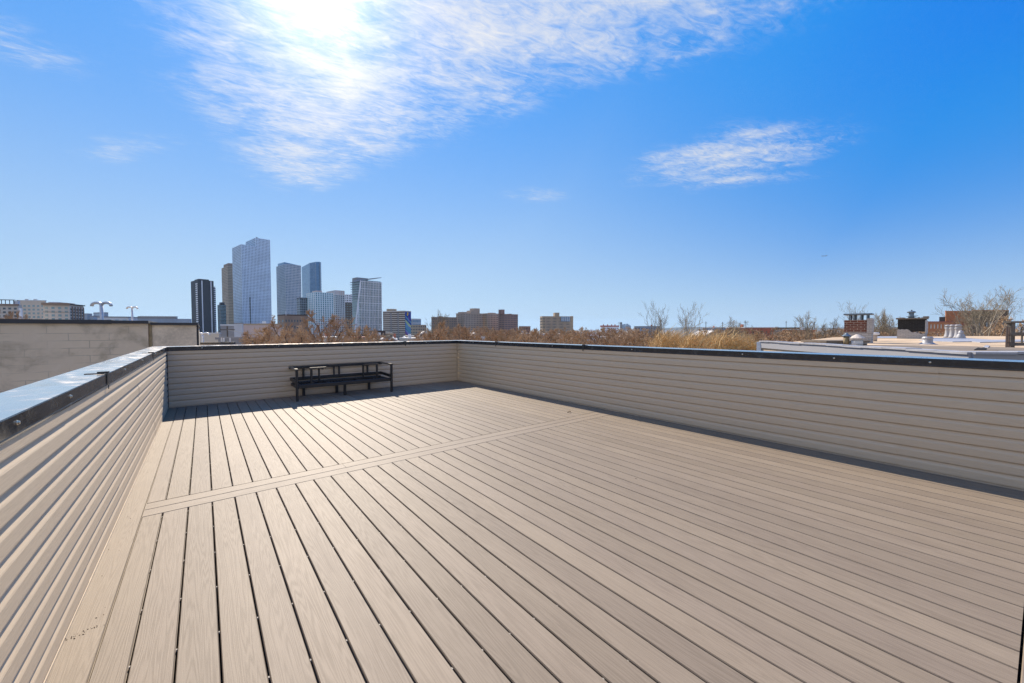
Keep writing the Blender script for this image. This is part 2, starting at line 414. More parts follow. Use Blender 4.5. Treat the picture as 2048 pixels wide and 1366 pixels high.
BLOBS = [(.45,1.75,.52,1.0,0,1.05), (.92,.86,.85,.36,-52,1.), (.47,2.45,.30,.66,0,.85), (.65,1.2,.5,.5,0,1.), (-1.8,-3.7,4.2,2.6,20,6.), (-1.4,-.6,1.2,.9,0,4.), (-2.7,.6,1.6,1.3,0,5.),  # high-gain entries: unseen clouds behind and beside the camera, added as white fill
         (2.43,1.02,.50,.36,-57,.85), (1.95,2.2,.16,.10,-30,.34), (2.85,1.15,.3,.12,-50,.35),
         (-.33,3.05,.30,.10,-55,.36), (-.52,2.2,.16,.12,-30,.38)]
make_world()
sl = bpy.data.lights.new('sun', 'SUN'); sl.energy = 5.0; sl.angle = R(.53); sl.color = (1., .89, .74)
so = bpy.data.objects.new('sun', sl); C.objects.link(so)
so.rotation_euler = Vector((-math.sin(SUN_AZ)*math.cos(SUN_EL), -math.cos(SUN_AZ)*math.cos(SUN_EL), -math.sin(SUN_EL))).to_track_quat('-Z', 'Y').to_euler()
cam = bpy.data.cameras.new('camera'); cam.sensor_width = 36; cam.lens = F/2048*36; cam.clip_start = .05; cam.clip_end = 60000
co = bpy.data.objects.new('camera', cam); C.objects.link(co); sc.camera = co
F2 = FWD*math.cos(PIT) + Vector((0,0,1))*math.sin(PIT); U2 = -FWD*math.sin(PIT) + Vector((0,0,1))*math.cos(PIT)
c_, s_ = math.cos(ROL), math.sin(ROL); CX = RGT*c_ + U2*s_; CY = -RGT*s_ + U2*c_
co.matrix_world = Matrix(((CX.x, CY.x, -F2.x, 0), (CX.y, CY.y, -F2.y, 0), (CX.z, CY.z, -F2.z, H), (0,0,0,1)))
sc.view_settings.view_transform = 'Standard'; sc.view_settings.look = 'None'; sc.view_settings.exposure = .70; sc.view_settings.gamma = 1
sc.cycles.max_bounces = 8; sc.cycles.use_denoising = True; sc.cycles.denoising_prefilter = 'NONE'; sc.cycles.denoising_input_passes = 'RGB_ALBEDO_NORMAL'
sc.cycles.sample_clamp_indirect = 8

# ------------------------------------------------------------------ ground and hills
g = MB(); n = 64
g.add([(0,0,GZ)] + [(math.cos(2*math.pi*i/n)*11000, math.sin(2*math.pi*i/n)*11000, GZ) for i in range(n)], [(0, 1+i, 1+(i+1) % n) for i in range(n)])
tag(build('ground', g, M['ground']), kind='structure')
hm = MB(); hr = random.Random(3); N = 160; rows = []
for j, (dist, hh) in enumerate(((8200, 0), (8900, .75), (9500, 1.), (10300, .3))):
    row = []
    for i in range(N+1):
        px = 700 + (2600-700)*i/N
        q = plan(px, dist)
        a = 78 + 26*math.sin(i*.05+.6) + 14*math.sin(i*.21+j) + 6*math.sin(i*.63+j*2) + hr.uniform(-3, 3)
        fade = min(1, max(0, (px-1180)/240)); row.append((q.x, q.y, GZ-1 + a*hh*fade))
    rows.append(row)
vs = [p for r in rows for p in r]
hm.add(vs, [(j*(N+1)+i, j*(N+1)+i+1, (j+1)*(N+1)+i+1, (j+1)*(N+1)+i) for j in range(3) for i in range(N)])
tag(build('hills', hm, M['hill'], smooth=True), kind='structure')

# ------------------------------------------------------------------ the roof deck
PITCH, X0 = .1445, .318
def board(mb, bid, s0, s1, x0, x1, axis=0, z=0., cut=None):
    e = .0035; pr = [(x0,-.024), (x0,-.019), (x0+.009,-.018), (x0+.009,-.0095), (x0,-.0085), (x0,-.006+z), (x0+.001,-e+z), (x0+e,z), (x1-e,z), (x1-.001,-e+z), (x1,-.006+z), (x1,-.0085), (x1-.009,-.0095), (x1-.009,-.018), (x1,-.019), (x1,-.024)]
    mb.cur = bid; vs = []
    for s in (s0, s1):
        for (a, b) in pr: vs.append((a, (s if (cut is None or s == s1) else cut(a)), b) if axis == 0 else (s, a + (0 if cut is None else cut(s)), b))
    k = len(pr); fs = [(i, i+1, k+i+1, k+i) for i in range(k-1)]
    if axis == 0: fs = [f[::-1] for f in fs]
    fs += [tuple(range(k)), tuple(range(2*k-1, k-1, -1))]
    mb.add(vs, fs)
dk = MB(); br = random.Random(11)
edges = [-.3715] + [X0 + PITCH*k for k in range(-4, 35)] ; edges = [e for e in edges if e < XR-.03] + [XR-.016]
for si, (y0, y1) in enumerate(((-3.2, -.62), (-.062, 3.826), (4.115, 8.996))):
    for i in range(len(edges)-1):
        a, b = edges[i] + (.0034 if i else 0), edges[i+1] - .0034
        board(dk, si*60+i+.5, y0, y1, a, b, 0, br.uniform(-.0006, .0006), (lambda q: -.058-.042*(q-2.388)) if si == 1 else None)
deck = tag(build('deck', dk, M['deck'], attr=True), 'grey brown composite roof deck of long boards inside the parapets', 'deck', kind='structure')
bb = MB(); board(bb, 301.5, -3.2, 2.1, -.508, -.376); board(bb, 302.5, 2.1015, 8.996, -.508, -.376)
build('border_board', bb, M['deck'], deck, attr=True)
for k, (ya, yb) in enumerate(((3.832, 3.969), (3.9725, 4.1095), (-.136, 0.), (-.276, -.1395))):
    db = MB()
    cuts = [(-.3715, 1.05+k*.02), (1.052+k*.02, XR-.016)] if k in (1,) else [(-.3715, XR-.016)]
    for c, (a, b) in enumerate(cuts): board(db, 310.5+k*3+c, a, b, ya, yb, 1, 0., (lambda q: -.066-.042*(q-2.388)) if k > 1 else None)
    build('divider_board', db, M['deck_x'], deck, attr=True)
cl = MB(); cr = random.Random(4)
for e in edges[1:-1]:
    for j in range(-1, 23):
        y = .12 + j*.4064 + cr.uniform(-.008, .008)
        if 3.78 < y < 4.16 or y > 8.95 or y < .1: continue
        cl.box((e-.0022, y-.007, -.016), (e+.0022, y+.001, -.0075)); cl.box((e-.0022, y+.003, -.016), (e+.0022, y+.006, -.010))
o = build('fastener_clip', cl, M['clip'], deck); o['kind'] = 'stuff'
ub = MB(); ub.box((XL-.19, -3.4, -.35), (XR+.19, YB+.19, -.045)); build('underlay', ub, M['under'], deck)

# ------------------------------------------------------------------ parapet walls
EXPO = .1016
def siding(mb, P, d, n, L, seed, seams=None):
    "Dutch-lap courses along d; n points to the deck"
    rr = random.Random(seed); nc = int((ZB+.02)/EXPO)+1; segs = []
    for c in range(nc):
        if c % 2 == 0:
            s = [0.]; x = rr.uniform(.8, 3.6)
            while x < L-.3: s.append(x); x += 3.66
            if seams: s = [0.] + seams.get(c//2, [])
            s.append(L); segs = s
        z0 = .022 + c*EXPO; top = min(z0+EXPO, ZB+.012); e = EXPO
        prof = [(.003, z0-.003), (.0175, z0-.003), (.0188, z0+.003), (.0170, z0+e*.56), (.0152, z0+e*.62), (.0035, z0+e*.90), (-.001, z0+e*.96), (-.011, z0+e*1.005)]
        prof = [(a, z) for a, z in prof if z <= top+.003]
        if len(prof) < 3: continue
        for i in range(len(segs)-1):
            a0, a1 = segs[i] - (.02 if i else 0), segs[i+1]; off = (.0026 if seams else .0013) if i % 2 else 0
            ns = max(1, int((a1-a0)/.55)); cuts = [a0 + (a1-a0)*t/ns for t in range(ns+1)]; vs = []
            for s in cuts:
                wq, wz = rr.gauss(0, .0004), rr.gauss(0, .0005)
                for (q, z) in prof:
                    t = P + d*s + n*(q+off+wq); vs.append((t.x, t.y, z+wz))
            k = len(prof)
            fs = [(m_*k+j, m_*k+j+1, (m_+1)*k+j+1, (m_+1)*k+j) for m_ in range(ns) for j in range(k-1)]
            mb.add(vs, fs); mb.add(vs[:k], [tuple(range(k))]); mb.add(vs[-k:], [tuple(range(k))])
scr = MB(); scr.lathe([(.0085,0), (.0085,.002), (.006,.0035), (.006,.006), (.004,.0075), (.001,.008)], 10)
def parapet(label, P, d, n, L, screws, clips, corner0, corner1, seed, seams=None):
    root = thing('parapet_wall', label, 'parapet wall', (P.x, P.y, 0))
    core = MB(); core.face_box(P, d, n, 0, L, -.30, ZB+.03, -.16, -.016); build('wall_core', core, M['trim'], root)
    s = MB(); siding(s, P, d, n, L, seed, seams); build('siding', s, M['siding'], root)
    t = MB(); t.face_box(P, d, n, 0, L, .0015, .011, .0, .021); t.face_box(P, d, n, 0, L, .011, .020, .0, .010); build('base_trim', t, M['trim'], root)
    c0, c1 = (.024 if corner0 else 0), (.024 if corner1 else 0)
    c = MB()
    # top sheet, slightly pitched, and the folded fascias
    pts = []
    prof = [(.0165, ZB-.001), (.0245, ZB-.004), (.0255, ZB+.003), (.0235, ZB+.008), (.0235, ZT-.004), (.021, ZT), (-.185, ZT+.006), (-.188, ZT+.002), (-.188, ZB), (-.184, ZB)]
    k = len(prof); vs = []
    for s0, mi in ((0., corner0), (L, corner1)):
        for (q, z) in prof:
            if mi: q_s = (q if s0 == 0 else L - q)          # mitred at a corner
            else: q_s = s0
            tt = P + d*q_s + n*q; vs.append((tt.x, tt.y, z))
    c.add(vs, [(j, j+1, k+j+1, k+j) for j in range(k-1)])
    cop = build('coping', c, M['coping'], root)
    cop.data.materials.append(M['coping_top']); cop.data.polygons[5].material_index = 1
    base = None
    for sx, z in screws:
        o = build('screw', scr, M['screw'], cop, local=True) if base is None else base.copy()
        if base is None: base = o
        else: C.objects.link(o); o.parent = cop
        q = P + d*sx + n*.0232; lo = Vector((q.x, q.y, z)) - wloc(cop)
        o.location = lo; o.rotation_euler = Vector((n.x, n.y, 0)).to_track_quat('Z', 'Y').to_euler()
    for sx in clips:
        b = MB(); wd = .026
        for (d0, d1, z0, z1) in ((-.075, .0275, ZT+.0025, ZT+.0065), (.0238, .0275, ZB+.004, ZT+.0025)):
            b.face_box(P, d, n, sx-wd, sx+wd, z0, z1, d0, d1)
        b.face_box(P, d, n, sx-.012, sx+.012, ZT+.0065, ZT+.015, -.02, .034)
        b.face_box(P, d, n, sx-.007, sx+.007, ZB-.03, ZB+.003, .0276, .031)
        build('seam_clip', b, M['fascia_clip'], cop)
    return root
V2 = Vector
lw = parapet('left taupe siding parapet in full sun with a wide shiny black coping', V2((XL, -3.2)), V2((0,1)), V2((1,0)), YB+3.2,
        [(3.2+y, z) for y, z in ((2.05,1.035), (2.72,1.035), (4.35,1.035), (5.5,1.04), (6.9,1.04), (8.3,1.04))], [3.2+3.62, 3.2+6.6], 0, 1, 5)
bw = parapet('shaded grey siding parapet at the far end behind the black sofa frame', V2((XL, YB)), V2((1,0)), V2((0,-1)), XR-XL,
        [(x, 1.035) for x in (.5, 1.7, 2.9, 4.9)], [4.35], 1, 1, 8)
rw = parapet('long taupe siding parapet on the right with thin white coping edge', V2((XR, YB)), V2((0,-1)), V2((-1,0)), YB+3.2,
        [(YB-y, 1.03) for y in (8.2, 5.4, 3.62, 2.02, 1.12, .42)], [YB-7.25, YB-4.62], 1, 0, 21, {k: sorted(YB - (RGT*((px-1024)/F)+FWD).y*XR/(RGT*((px-1024)/F)+FWD).x for px in v) for k, v in {4: (1215, 1880), 3: (1068, 1460), 2: (1295, 1985), 1: (1120, 1585), 0: (1290, 1800)}.items()})
for root, x, y, m in ((bw, XR-.030, YB-.030, 'trim'), (bw, XL+.018, YB-.032, 'dark_metal')):
    t = MB(); t.bevbox((x-.006, y-.006, .012), (x+.010, y+.012, ZB-.004), .002); build('corner_trim', t, M[m], root)

# ------------------------------------------------------------------ black sofa frame
def rail(mb, a, b, w=.05, h=.03):
    "rectangular bar from a to b"
    a, b = Vector(a), Vector(b); t = (b-a).normalized(); up = Vector((0,0,1)) if abs(t.z) < .9 else Vector((0,1,0))
    s = t.cross(up).normalized(); u = s.cross(t).normalized(); vs = []; e = min(w, h)*.18
    pr = [(-w/2+e,-h/2), (w/2-e,-h/2), (w/2,-h/2+e), (w/2,h/2-e), (w/2-e,h/2), (-w/2+e,h/2), (-w/2,h/2-e), (-w/2,-h/2+e)]
    for p in (a, b):
        for (i, j) in pr: vs.append(p + s*i + u*j)
    mb.add(vs, [(i, (i+1) % 8, 8+(i+1) % 8, 8+i) for i in range(8)] + [tuple(range(8))[::-1], tuple(range(8, 16))])
xa, xb, yf, yb = 1.372, 3.205, 8.285, 8.955
sofa = thing('sofa_frame', 'black metal sofa frame without cushions standing against the far parapet', 'sofa frame', (xa, yf, 0))
for x in (xa, xb):
    l = MB(); rail(l, (x, yf, .001), (x, yf, .588), .042, .055); build('leg', l, M['sofa'], sofa)
for x in (1.60, 2.93):
    l = MB(); rail(l, (x, yb-.02, .001), (x, yb-.02, .23), .05, .05); build('leg', l, M['sofa'], sofa)
for x, y in ((2.235, yb-.05), (2.285, 8.48)):
    l = MB(); rail(l, (x, y, .001), (x, y, .24), .05, .05); build('leg', l, M['sofa'], sofa)
for x in (xa, xb):
    a = MB(); rail(a, (x, yf-.026, .602), (x, yb+.02, .602), .062, .026); build('armrest', a, M['sofa_arm'], sofa)
    a = MB(); rail(a, (x, yf+.03, .345), (x, yb, .365), .03, .06); build('side_rail', a, M['sofa'], sofa)
bk = MB()
rail(bk, (xa-.03, yb-.01, .590), (xb+.03, yb-.01, .590), .03, .055); rail(bk, (xa, yb-.02, .365), (xb, yb-.02, .365), .03, .06)
for x, wd in ((1.60,.10), (2.19,.04), (2.295,.05), (2.90,.06)): rail(bk, (x, yb-.016, .37), (x, yb-.016, .58), .028, wd)
build('backrest_frame', bk, M['sofa'], sofa)
sf = MB()
rail(sf, (xa+.02, yf+.03, .272), (xb-.02, yf+.03, .272), .04, .072); rail(sf, (xa+.02, yb-.05, .272), (xb-.02, yb-.05, .272), .04, .072)
for x in (xa+.01, 1.98, 2.60, xb-.01): rail(sf, (x, yf+.05, .262), (x, yb-.07, .262), .045, .05)
for k in range(5): rail(sf, (xa+.09+k*.055, yf+.05, .285), (xa+.09+k*.055, yb-.07, .285), .022, .018); rail(sf, (xb-.09-k*.055, yf+.05, .285), (xb-.09-k*.055, yb-.07, .285), .022, .018)
for k in range(9): rail(sf, (2.06+k*.06, yf+.05, .255), (2.06+k*.06, yb-.07, .255), .024, .014)
build('seat_frame', sf, M['sofa'], sofa)
def arm_piece(label, x, y, sgn):
    r = thing('armrest_frame', label, 'armrest', (x, y, .31), 0, 'loose armrest pieces on the sofa frame')
    p = MB(); rail(p, (x, y, .295), (x, y, .592), .04, .04); build('post', p, M['sofa'], r)
    a = MB(); e = x + sgn*.27; k = 10; out = []
    for i in range(k+1):
        g = -math.pi/2 + math.pi*i/k; out.append((e-sgn*.03 + sgn*.03*math.cos(g), y+.03*math.sin(g)))
    poly = [(x-sgn*.025, y-.03)] + out + [(x-sgn*.025, y+.03)]
    a.prism(poly if sgn > 0 else poly[::-1], .594, .622); build('arm_pad', a, M['sofa_arm'], r)
    q = MB(); rail(q, (x+sgn*.20, y+.30, .30), (x+sgn*.20, y+.30, .575), .03, .05); rail(q, (x+sgn*.012, y+.02, .306), (x+sgn*.20, y+.30, .306), .03, .03)
    rail(q, (x+sgn*.20, y+.32, .58), (x+sgn*.20, y-.03, .583), .03, .02)
    build('brace', q, M['sofa'], r)
arm_piece('black armrest piece standing on the left end of the sofa seat frame', 1.637, 8.36, 1)
arm_piece('black armrest piece standing on the right end of the sofa seat frame', 2.955, 8.48, -1)

lf = MB(); lr = random.Random(2)
pts = []
for i in range(9):
    t = i/8; wd = .017*math.sin(math.pi*min(1, t*1.1+.04)); pts.append((t*.06-.03, wd, .006+.012*math.sin(t*5)))
for i in range(8):
    (x0,w0,z0), (x1,w1,z1) = pts[i], pts[i+1]
    lf.add([(x0,-w0,z0+.009),(x1,-w1,z1+.009),(x1,0,z1),(x0,0,z0)], [(0,1,2,3)]); lf.add([(x0,w0,z0+.012),(x1,w1,z1+.012),(x1,0,z1),(x0,0,z0)], [(3,2,1,0)])
leaf = tag(build('dry_leaf', lf, M['leaf']), 'small curled brown leaf lying on the deck near the divider', 'leaf'); leaf.location = (4.62, 4.35, .001); leaf.rotation_euler = (0, 0, 2.2)

db_ = MB(); rr = random.Random(19)
for k in range(64):
    if k < 26: t = rr.random(); x, y = -.505 + .125*t, 2.50 + .035*t + rr.gauss(0, .012)
    elif k < 44: x, y = rr.uniform(-.50, -.38), rr.uniform(1.6, 5.5)
    else: x, y = rr.uniform(-.3, 5.0), rr.uniform(1.4, 7.3)
    r_ = rr.uniform(.0010, .0026) * (1.5 if k > 40 else 1.); a = rr.uniform(0, 3.1); ca, sa = math.cos(a)*r_, math.sin(a)*r_
    db_.add([(x-ca*2, y-sa*2, .0012), (x+sa, y-ca, .0012), (x+ca*2, y+sa*2, .0012), (x-sa, y+ca, .0012), (x, y, .0012+r_)], [(0,1,4), (1,2,4), (2,3,4), (3,0,4), (3,2,1,0)])
tag(build('debris', db_, M['leaf']), 'scattered dark specks of grit on the deck boards', 'debris', kind='stuff')

# ================================================================== the neighbourhood
def unit(v): return v / v.length
class Block:
    """A building whose plan is solved from three photo columns: left edge, near corner, right edge (far left face may be hidden)."""
    def __init__(s, name, label, cat, x0, x1, x2, Z, ytop, ang=50, depth=None, group=None, zbase=GZ):
        a = R(ang); cx, cz = (x1-1024)/F*Z, Z; m0, m2 = (x0-1024)/F, (x2-1024)/F
        t = (m2*cz - cx)/(math.cos(a) - m2*math.sin(a))
        if depth is None: d = (cx - m0*cz)/(math.sin(a) + m0*math.cos(a))
        else: d = depth
        w2 = lambda r, f: V2(((RGT*r + FWD*f).x, (RGT*r + FWD*f).y))
        s.C = w2(cx, cz); s.dR = w2(math.cos(a), math.sin(a)); s.dL = w2(-math.sin(a), math.cos(a))
        s.w, s.d = t, d; s.zb = zbase; s.zt = zat(x1, ytop, Z); s.Z = Z
        s.root = thing(name, label, cat, (s.C.x, s.C.y, zbase), 0, group)
    def poly(s, u0=0., u1=1., v0=0., v1=1., o=0.):
        f = lambda u, v: s.C + s.dR*u + s.dL*v
        a, b, c, d = u0*s.w-o, u1*s.w+o, v0*s.d-o, v1*s.d+o
        return [tuple(f(a, c)), tuple(f(b, c)), tuple(f(b, d)), tuple(f(a, d))]
    def zy(s, y, px=None): return H + (660 - y)/F*s.Z
    def body(s, m, name='wall', zt=None, zb=None, **k):
        b = MB(); b.prism(s.poly(**k), s.zb if zb is None else zb, s.zt if zt is None else zt); return build(name, b, M[m], s.root)
    def faces(s):
        return (('R', s.C, s.dR, -s.dL, s.w), ('L', s.C + s.dL*s.d, -s.dL, -s.dR, s.d))
    def grid(s, m, nR, nL, rows, wp=.28, wh=.3, dp=.5, zt=None, zb=None, name='facade_frame', which='RL', u0=0., u1=1.):
        "piers and floor edges standing proud of the glass: real relief, one part"
        b = MB(); zt = s.zt if zt is None else zt; zb = s.zb if zb is None else zb; hh = (zt-zb)/rows
        for tag_, P, d, n, L in s.faces():
            if tag_ not in which: continue
            k = nR if tag_ == 'R' else nL; s0, s1 = (u0*L, u1*L) if tag_ == 'R' else (0, L); cw = (s1-s0)/k
            for i in range(k+1):
                c = s0 + i*cw; b.face_box(P, d, n, c-cw*wp/2, c+cw*wp/2, zb, zt+.2, -.1, dp)
            for j in range(rows+1):
                z = zb + j*hh; b.face_box(P, d, n, s0-.1, s1+.1, z-hh*wh/2, z+hh*wh/2, -.1, dp*.85)
        return build(name, b, M[m], s.root)
    def windows(s, m, nR, nL, rows, ww=.55, wh=.55, zt=None, zb=None, top=.5, cap=100, which='RL', skip=0, seed=0, u0=0., u1=1.):
        "punched windows: each one a part (shared mesh); past the cap the rest are one part"
        zt = s.zt-top if zt is None else zt; zb = s.zb if zb is None else zb; hh = (zt-zb)/rows; rr = random.Random(seed); cnt = 0; rest = MB(); base = {}
        for j in range(rows-1, -1, -1):
            for tag_, P, d, n, L in s.faces():
                k = nR if tag_ == 'R' else nL
                if not k or tag_ not in which: continue
                s0, s1 = (u0*L, u1*L) if tag_ == 'R' else (0, L); cw = (s1-s0)/k
                for i in range(k):
                    if rr.random() < skip: continue
                    c = s0 + (i+.5)*cw; z = zb + (j+.5)*hh
                    if cnt < cap:
                        q = P + d*c
                        if tag_ not in base:
                            wb = MB(); wb.face_box(V2((0,0)), d, n, -cw*ww/2, cw*ww/2, -hh*wh/2, hh*wh/2, -.05, .06)
                            o = build('window', wb, M[m], s.root, local=True); base[tag_] = o
                        else:
                            o = base[tag_].copy(); C.objects.link(o); o.parent = s.root
                        o.location = Vector((q.x, q.y, z)) - s.root.location
                    else: rest.face_box(P, d, n, c-cw*ww/2, c+cw*ww/2, z-hh*wh/2, z+hh*wh/2, -.05, .06)
                    cnt += 1
        if rest.v: o = build('window', rest, M[m], s.root); o['kind'] = 'stuff'
    def box(s, name, m, u0, u1, v0, v1, z0, z1, o=0.):
        b = MB(); b.prism(s.poly(u0, u1, v0, v1, o), z0, z1); return build(name, b, M[m], s.root)

# ---- skyline towers
B = Block('apartment_tower', 'tallest blue grey gridded tower of two stepped halves in the skyline', 'tower', 469, 487, 543.5, 950, 490, 50)
ht = B.zy(471.5); mid = .485
B.body('g_navy', 'glass_core', u1=mid+.002); B.box('upper_core', 'g_navy', mid, 1, 0, 1, B.zb, ht)
b = MB()
for tag_, P, d, n, L in B.faces():
    if tag_ == 'L':
        for i in range(11): b.face_box(P, d, n, i*L/10-.55, i*L/10+.55, B.zb, B.zt+.3, -.1, .5)
        rows = int((B.zt-B.zb)/3.7)
        for j in range(rows+1): b.face_box(P, d, n, 0, L, B.zb+j*(B.zt-B.zb)/rows-.5, B.zb+j*(B.zt-B.zb)/rows+.5, -.1, .4)
    else:
        for i in range(21): b.face_box(P, d, n, i*L/20-.7, i*L/20+.7, B.zb, (ht if i/20 >= mid else B.zt)+.3, -.1, .6)
        rows = int((ht-B.zb)/3.7)
        for j in range(rows+1):
            z = B.zb+j*(ht-B.zb)/rows; b.face_box(P, d, n, (0 if z < B.zt else mid*L), L, z-.62, z+.62, -.1, .45)
build('facade_frame', b, M['k_blue'], B.root)
b = MB(); P = B.C + B.dR*(B.w*mid) + B.dL*B.d; n = -B.dR
for i in range(11): b.face_box(P, -B.dL, n, i*B.d/10-.55, i*B.d/10+.55, B.zt, ht+.3, -.1, .5)
for j in range(6): b.face_box(P, -B.dL, n, 0, B.d, B.zt+j*(ht-B.zt)/5-.4, B.zt+j*(ht-B.zt)/5+.4, -.1, .4)
build('facade_frame', b, M['k_blue'], B.root)
b = MB(); q = B.C + B.dR*(B.w*.62) + B.dL*(B.d*.3); q2 = B.C + B.dR*(B.w*.92) + B.dL*(B.d*.3)
b.tube([(q.x, q.y, ht+6.5), ((q.x*.6+q2.x*.4), (q.y*.6+q2.y*.4), ht+3.2), (q2.x, q2.y, ht+1.5)], .9, 6); b.tube([(q2.x, q2.y, ht-.2), (q2.x, q2.y, ht+3)], 1.1, 6)
build('roof_crane', b, M['k_char'], B.root)
B.box('recess', 'g_dark', .235, .262, -.012, 0, B.zb, B.zt*.40)

B = Block('apartment_tower', 'dark charcoal slab tower with narrow white vertical strips, leftmost in the skyline', 'tower', 384.5, 398, 430, 800, 560, 52)
B.body('k_char'); B.box('wing', 'k_char', 1.0, 1.16, .10, .75, B.zb, B.zy(571)); B.box('penthouse', 'k_char', .15, .8, .2, .8, B.zt, B.zt+3.2)
for u in (.235, .80):
    b = MB(); b.face_box(B.C, B.dR, -B.dL, B.w*u, B.w*(u+.062), B.zb, B.zt-1, -.1, .35); build('pale_strip', b, M['k_white'], B.root)
P = B.C + B.dL*B.d
for j in range(26): b = MB(); b.face_box(P, -B.dL, -B.dR, B.d*.72, B.d*.98, B.zb+j*4.3, B.zb+j*4.3+2.6, -.1, .4); build('balcony', b, M['k_white'], B.root)
for j in range(25): b = MB(); b.face_box(B.C, B.dR, -B.dL, B.w*1.03, B.w*1.14, B.zb+j*4.3, B.zb+j*4.3+2.4, -B.d*.1-.1, -B.d*.1+.5); build('balcony', b, M['k_white'], B.root)

B = Block('office_tower', 'small dark teal glass tower between the charcoal slab and brown banded tower', 'tower', 437, 443, 453, 980, 610, 50)
B.body('g_teal', 'glass_core'); B.grid('k_char', 4, 4, 22, .3, .45, .4); B.box('penthouse', 'k_char', .2, .9, .2, .8, B.zt, B.zt+7)
B = Block('apartment_tower', 'brown tower with pale floor bands just left of the tallest tower', 'tower', 447, 458.5, 473, 1080, 534, 50)
B.body('g_brown', 'glass_core'); B.box('crown', 'k_brown', .18, 1, .05, .9, B.zt, B.zy(524.8)); B.grid('k_tan', 8, 6, 44, .22, .5, .5)
B = Block('apartment_tower', 'grey gridded tower with blue rounded crown right of the tallest tower', 'tower', 556, 573.5, 604, 1050, 529, 48)
B.body('g_navy', 'glass_core'); B.grid('k_grey', 11, 8, 44, .30, .30, .5)
b = MB(); pl = B.poly(.08, 1., .25, 1.); k = len(pl)
b.prism(pl, B.zt, [B.zy(522), B.zy(525), B.zy(521), B.zy(521)]); build('crown', b, M['g_blue'], B.root)
B = Block('glass_tower', 'slim dark blue glass tower with a rounded sloping top', 'tower', 606, 622, 646.5, 1180, 526, 44)
b = MB(); f = lambda u, v: tuple(B.C + B.dR*(u*B.w) + B.dL*(v*B.d))
pl = [f(0,0)] + [f(.45, -.06), f(.8, -.03), f(1,.10), f(1.03,.5), f(1,1), f(0,1)]
b.prism(pl, B.zb, [B.zy(525.5), B.zy(522.5), B.zy(521.3), B.zy(521), B.zy(521), B.zy(524), B.zy(528)]); build('glass_core', b, M['g_blue'], B.root)
b = MB()
for j in range(46):
    z = B.zb + j*(B.zy(529)-B.zb)/45; b.prism([tuple(V2(p)+ (V2(p)-V2(f(.5,.5)))*.012) for p in pl], z-.35, z+.35)
build('floor_edge', b, M['g_navy'], B.root)
for u in (.42, .78):
    b = MB(); b.face_box(B.C, B.dR, -B.dL, B.w*u, B.w*(u+.03), B.zb, B.zy(524), -3, B.d*.05+.9); build('fin', b, M['k_bluegrey'], B.root)
B = Block('glass_building', 'pale turquoise glass block below the twin blue towers behind bare trees', 'building', 615, 632, 668, 700, 584.5, 46)
B.body('g_teal', 'glass_core'); B.grid('k_white', 8, 5, 21, .22, .10, .3)
B.windows('wdark', 8, 0, 21, .34, .4, cap=100, which='R'); B.box('penthouse', 'k_pink', .12, .42, .1, .6, B.zt, B.zy(579.5))
B = Block('apartment_tower', 'grey and dusty pink gridded block right behind the turquoise glass block', 'tower', 655, 671.5, 690, 800, 582, 46)
B.body('g_dark', 'glass_core'); B.grid('k_grey', 5, 5, 23, .34, .3, .5); B.box('crown', 'k_pink', -.01, 1.01, -.01, 1.01, B.zt-7.5, B.zt+1.2)
B = Block('glass_building', 'small dark glass block wedged left of the turquoise glass block', 'building', 595, 601, 616, 720, 597, 46)
B.body('g_dark', 'glass_core'); B.grid('k_bluegrey', 4, 3, 16, .12, .14, .3); B.box('roof', 'k_char', -.02, 1.02, -.02, 1.02, B.zt, B.zt+1.6)
B = Block('apartment_block', 'pale block with square windows half hidden by the white sail tower', 'building', 690, 694, 708, 900, 589, 46)
B.body('k_white'); B.windows('wdark', 3, 2, 18, .55, .5, cap=60)
B = Block('apartment_block', 'dark low block left of the foot of the white sail tower', 'building', 691, 694, 708, 680, 605, 46)
B.body('k_dkbr'); B.windows('g_green', 3, 2, 14, .4, .4, cap=60)

B = Block('apartment_tower', 'white gridded tower with balconies and slanted blade roof', 'tower', 705.5, 721, 764.5, 600, 563, 46)
B.body('g_green', 'glass_core'); rows = 24; hh = (B.zt-B.zb)/rows
b = MB(); rr = random.Random(5)
for j in range(4, rows+1):
    z = B.zb + j*hh; o_ = 1.4 + (j > 16)*1.6 + rr.uniform(-.5, .8)
    b.prism([tuple(B.C - B.dR*o_ - B.dL*.9), tuple(B.C + B.dR*4 - B.dL*.9), tuple(B.C + B.dR*4 + B.dL*B.d), tuple(B.C - B.dR*o_ + B.dL*B.d)], z-.28, z+.28)
build('balcony_slab', b, M['k_bluegrey'], B.root)
b = MB(); sl_ = lambda z: -.30*B.w + (z-B.zb)/(B.zt-B.zb)*.32*B.w
n = -B.dL
for j in range(rows+1):
    z = B.zb + j*hh; th = .85 if j % 3 == 0 else .34
    b.face_box(B.C, B.dR, n, max(sl_(z), -.3*B.w), B.w, z-th/2, z+th/2, -.1, 1.5)
for i in range(14):
    u = (i+.5)/14; w_ = .75 if i % 3 == 2 else .42
    b.face_box(B.C, B.dR, n, u*B.w-w_/2, u*B.w+w_/2, B.zb, B.zt+1.5, -.1, 1.75)
for i in range(4):
    u = -.30 + i*.075; ztop = B.zb + (u+.30)/.32*(B.zt-B.zb)
    if ztop-B.zb > 3: b.face_box(B.C, B.dR, n, u*B.w-.25, u*B.w+.25, B.zb, ztop, -.1, 1.7)
build('facade_frame', b, M['k_white'], B.root)
b = MB(); P0, P1 = B.C + B.dR*sl_(B.zb), B.C + B.dR*sl_(B.zt+1)
vs = []
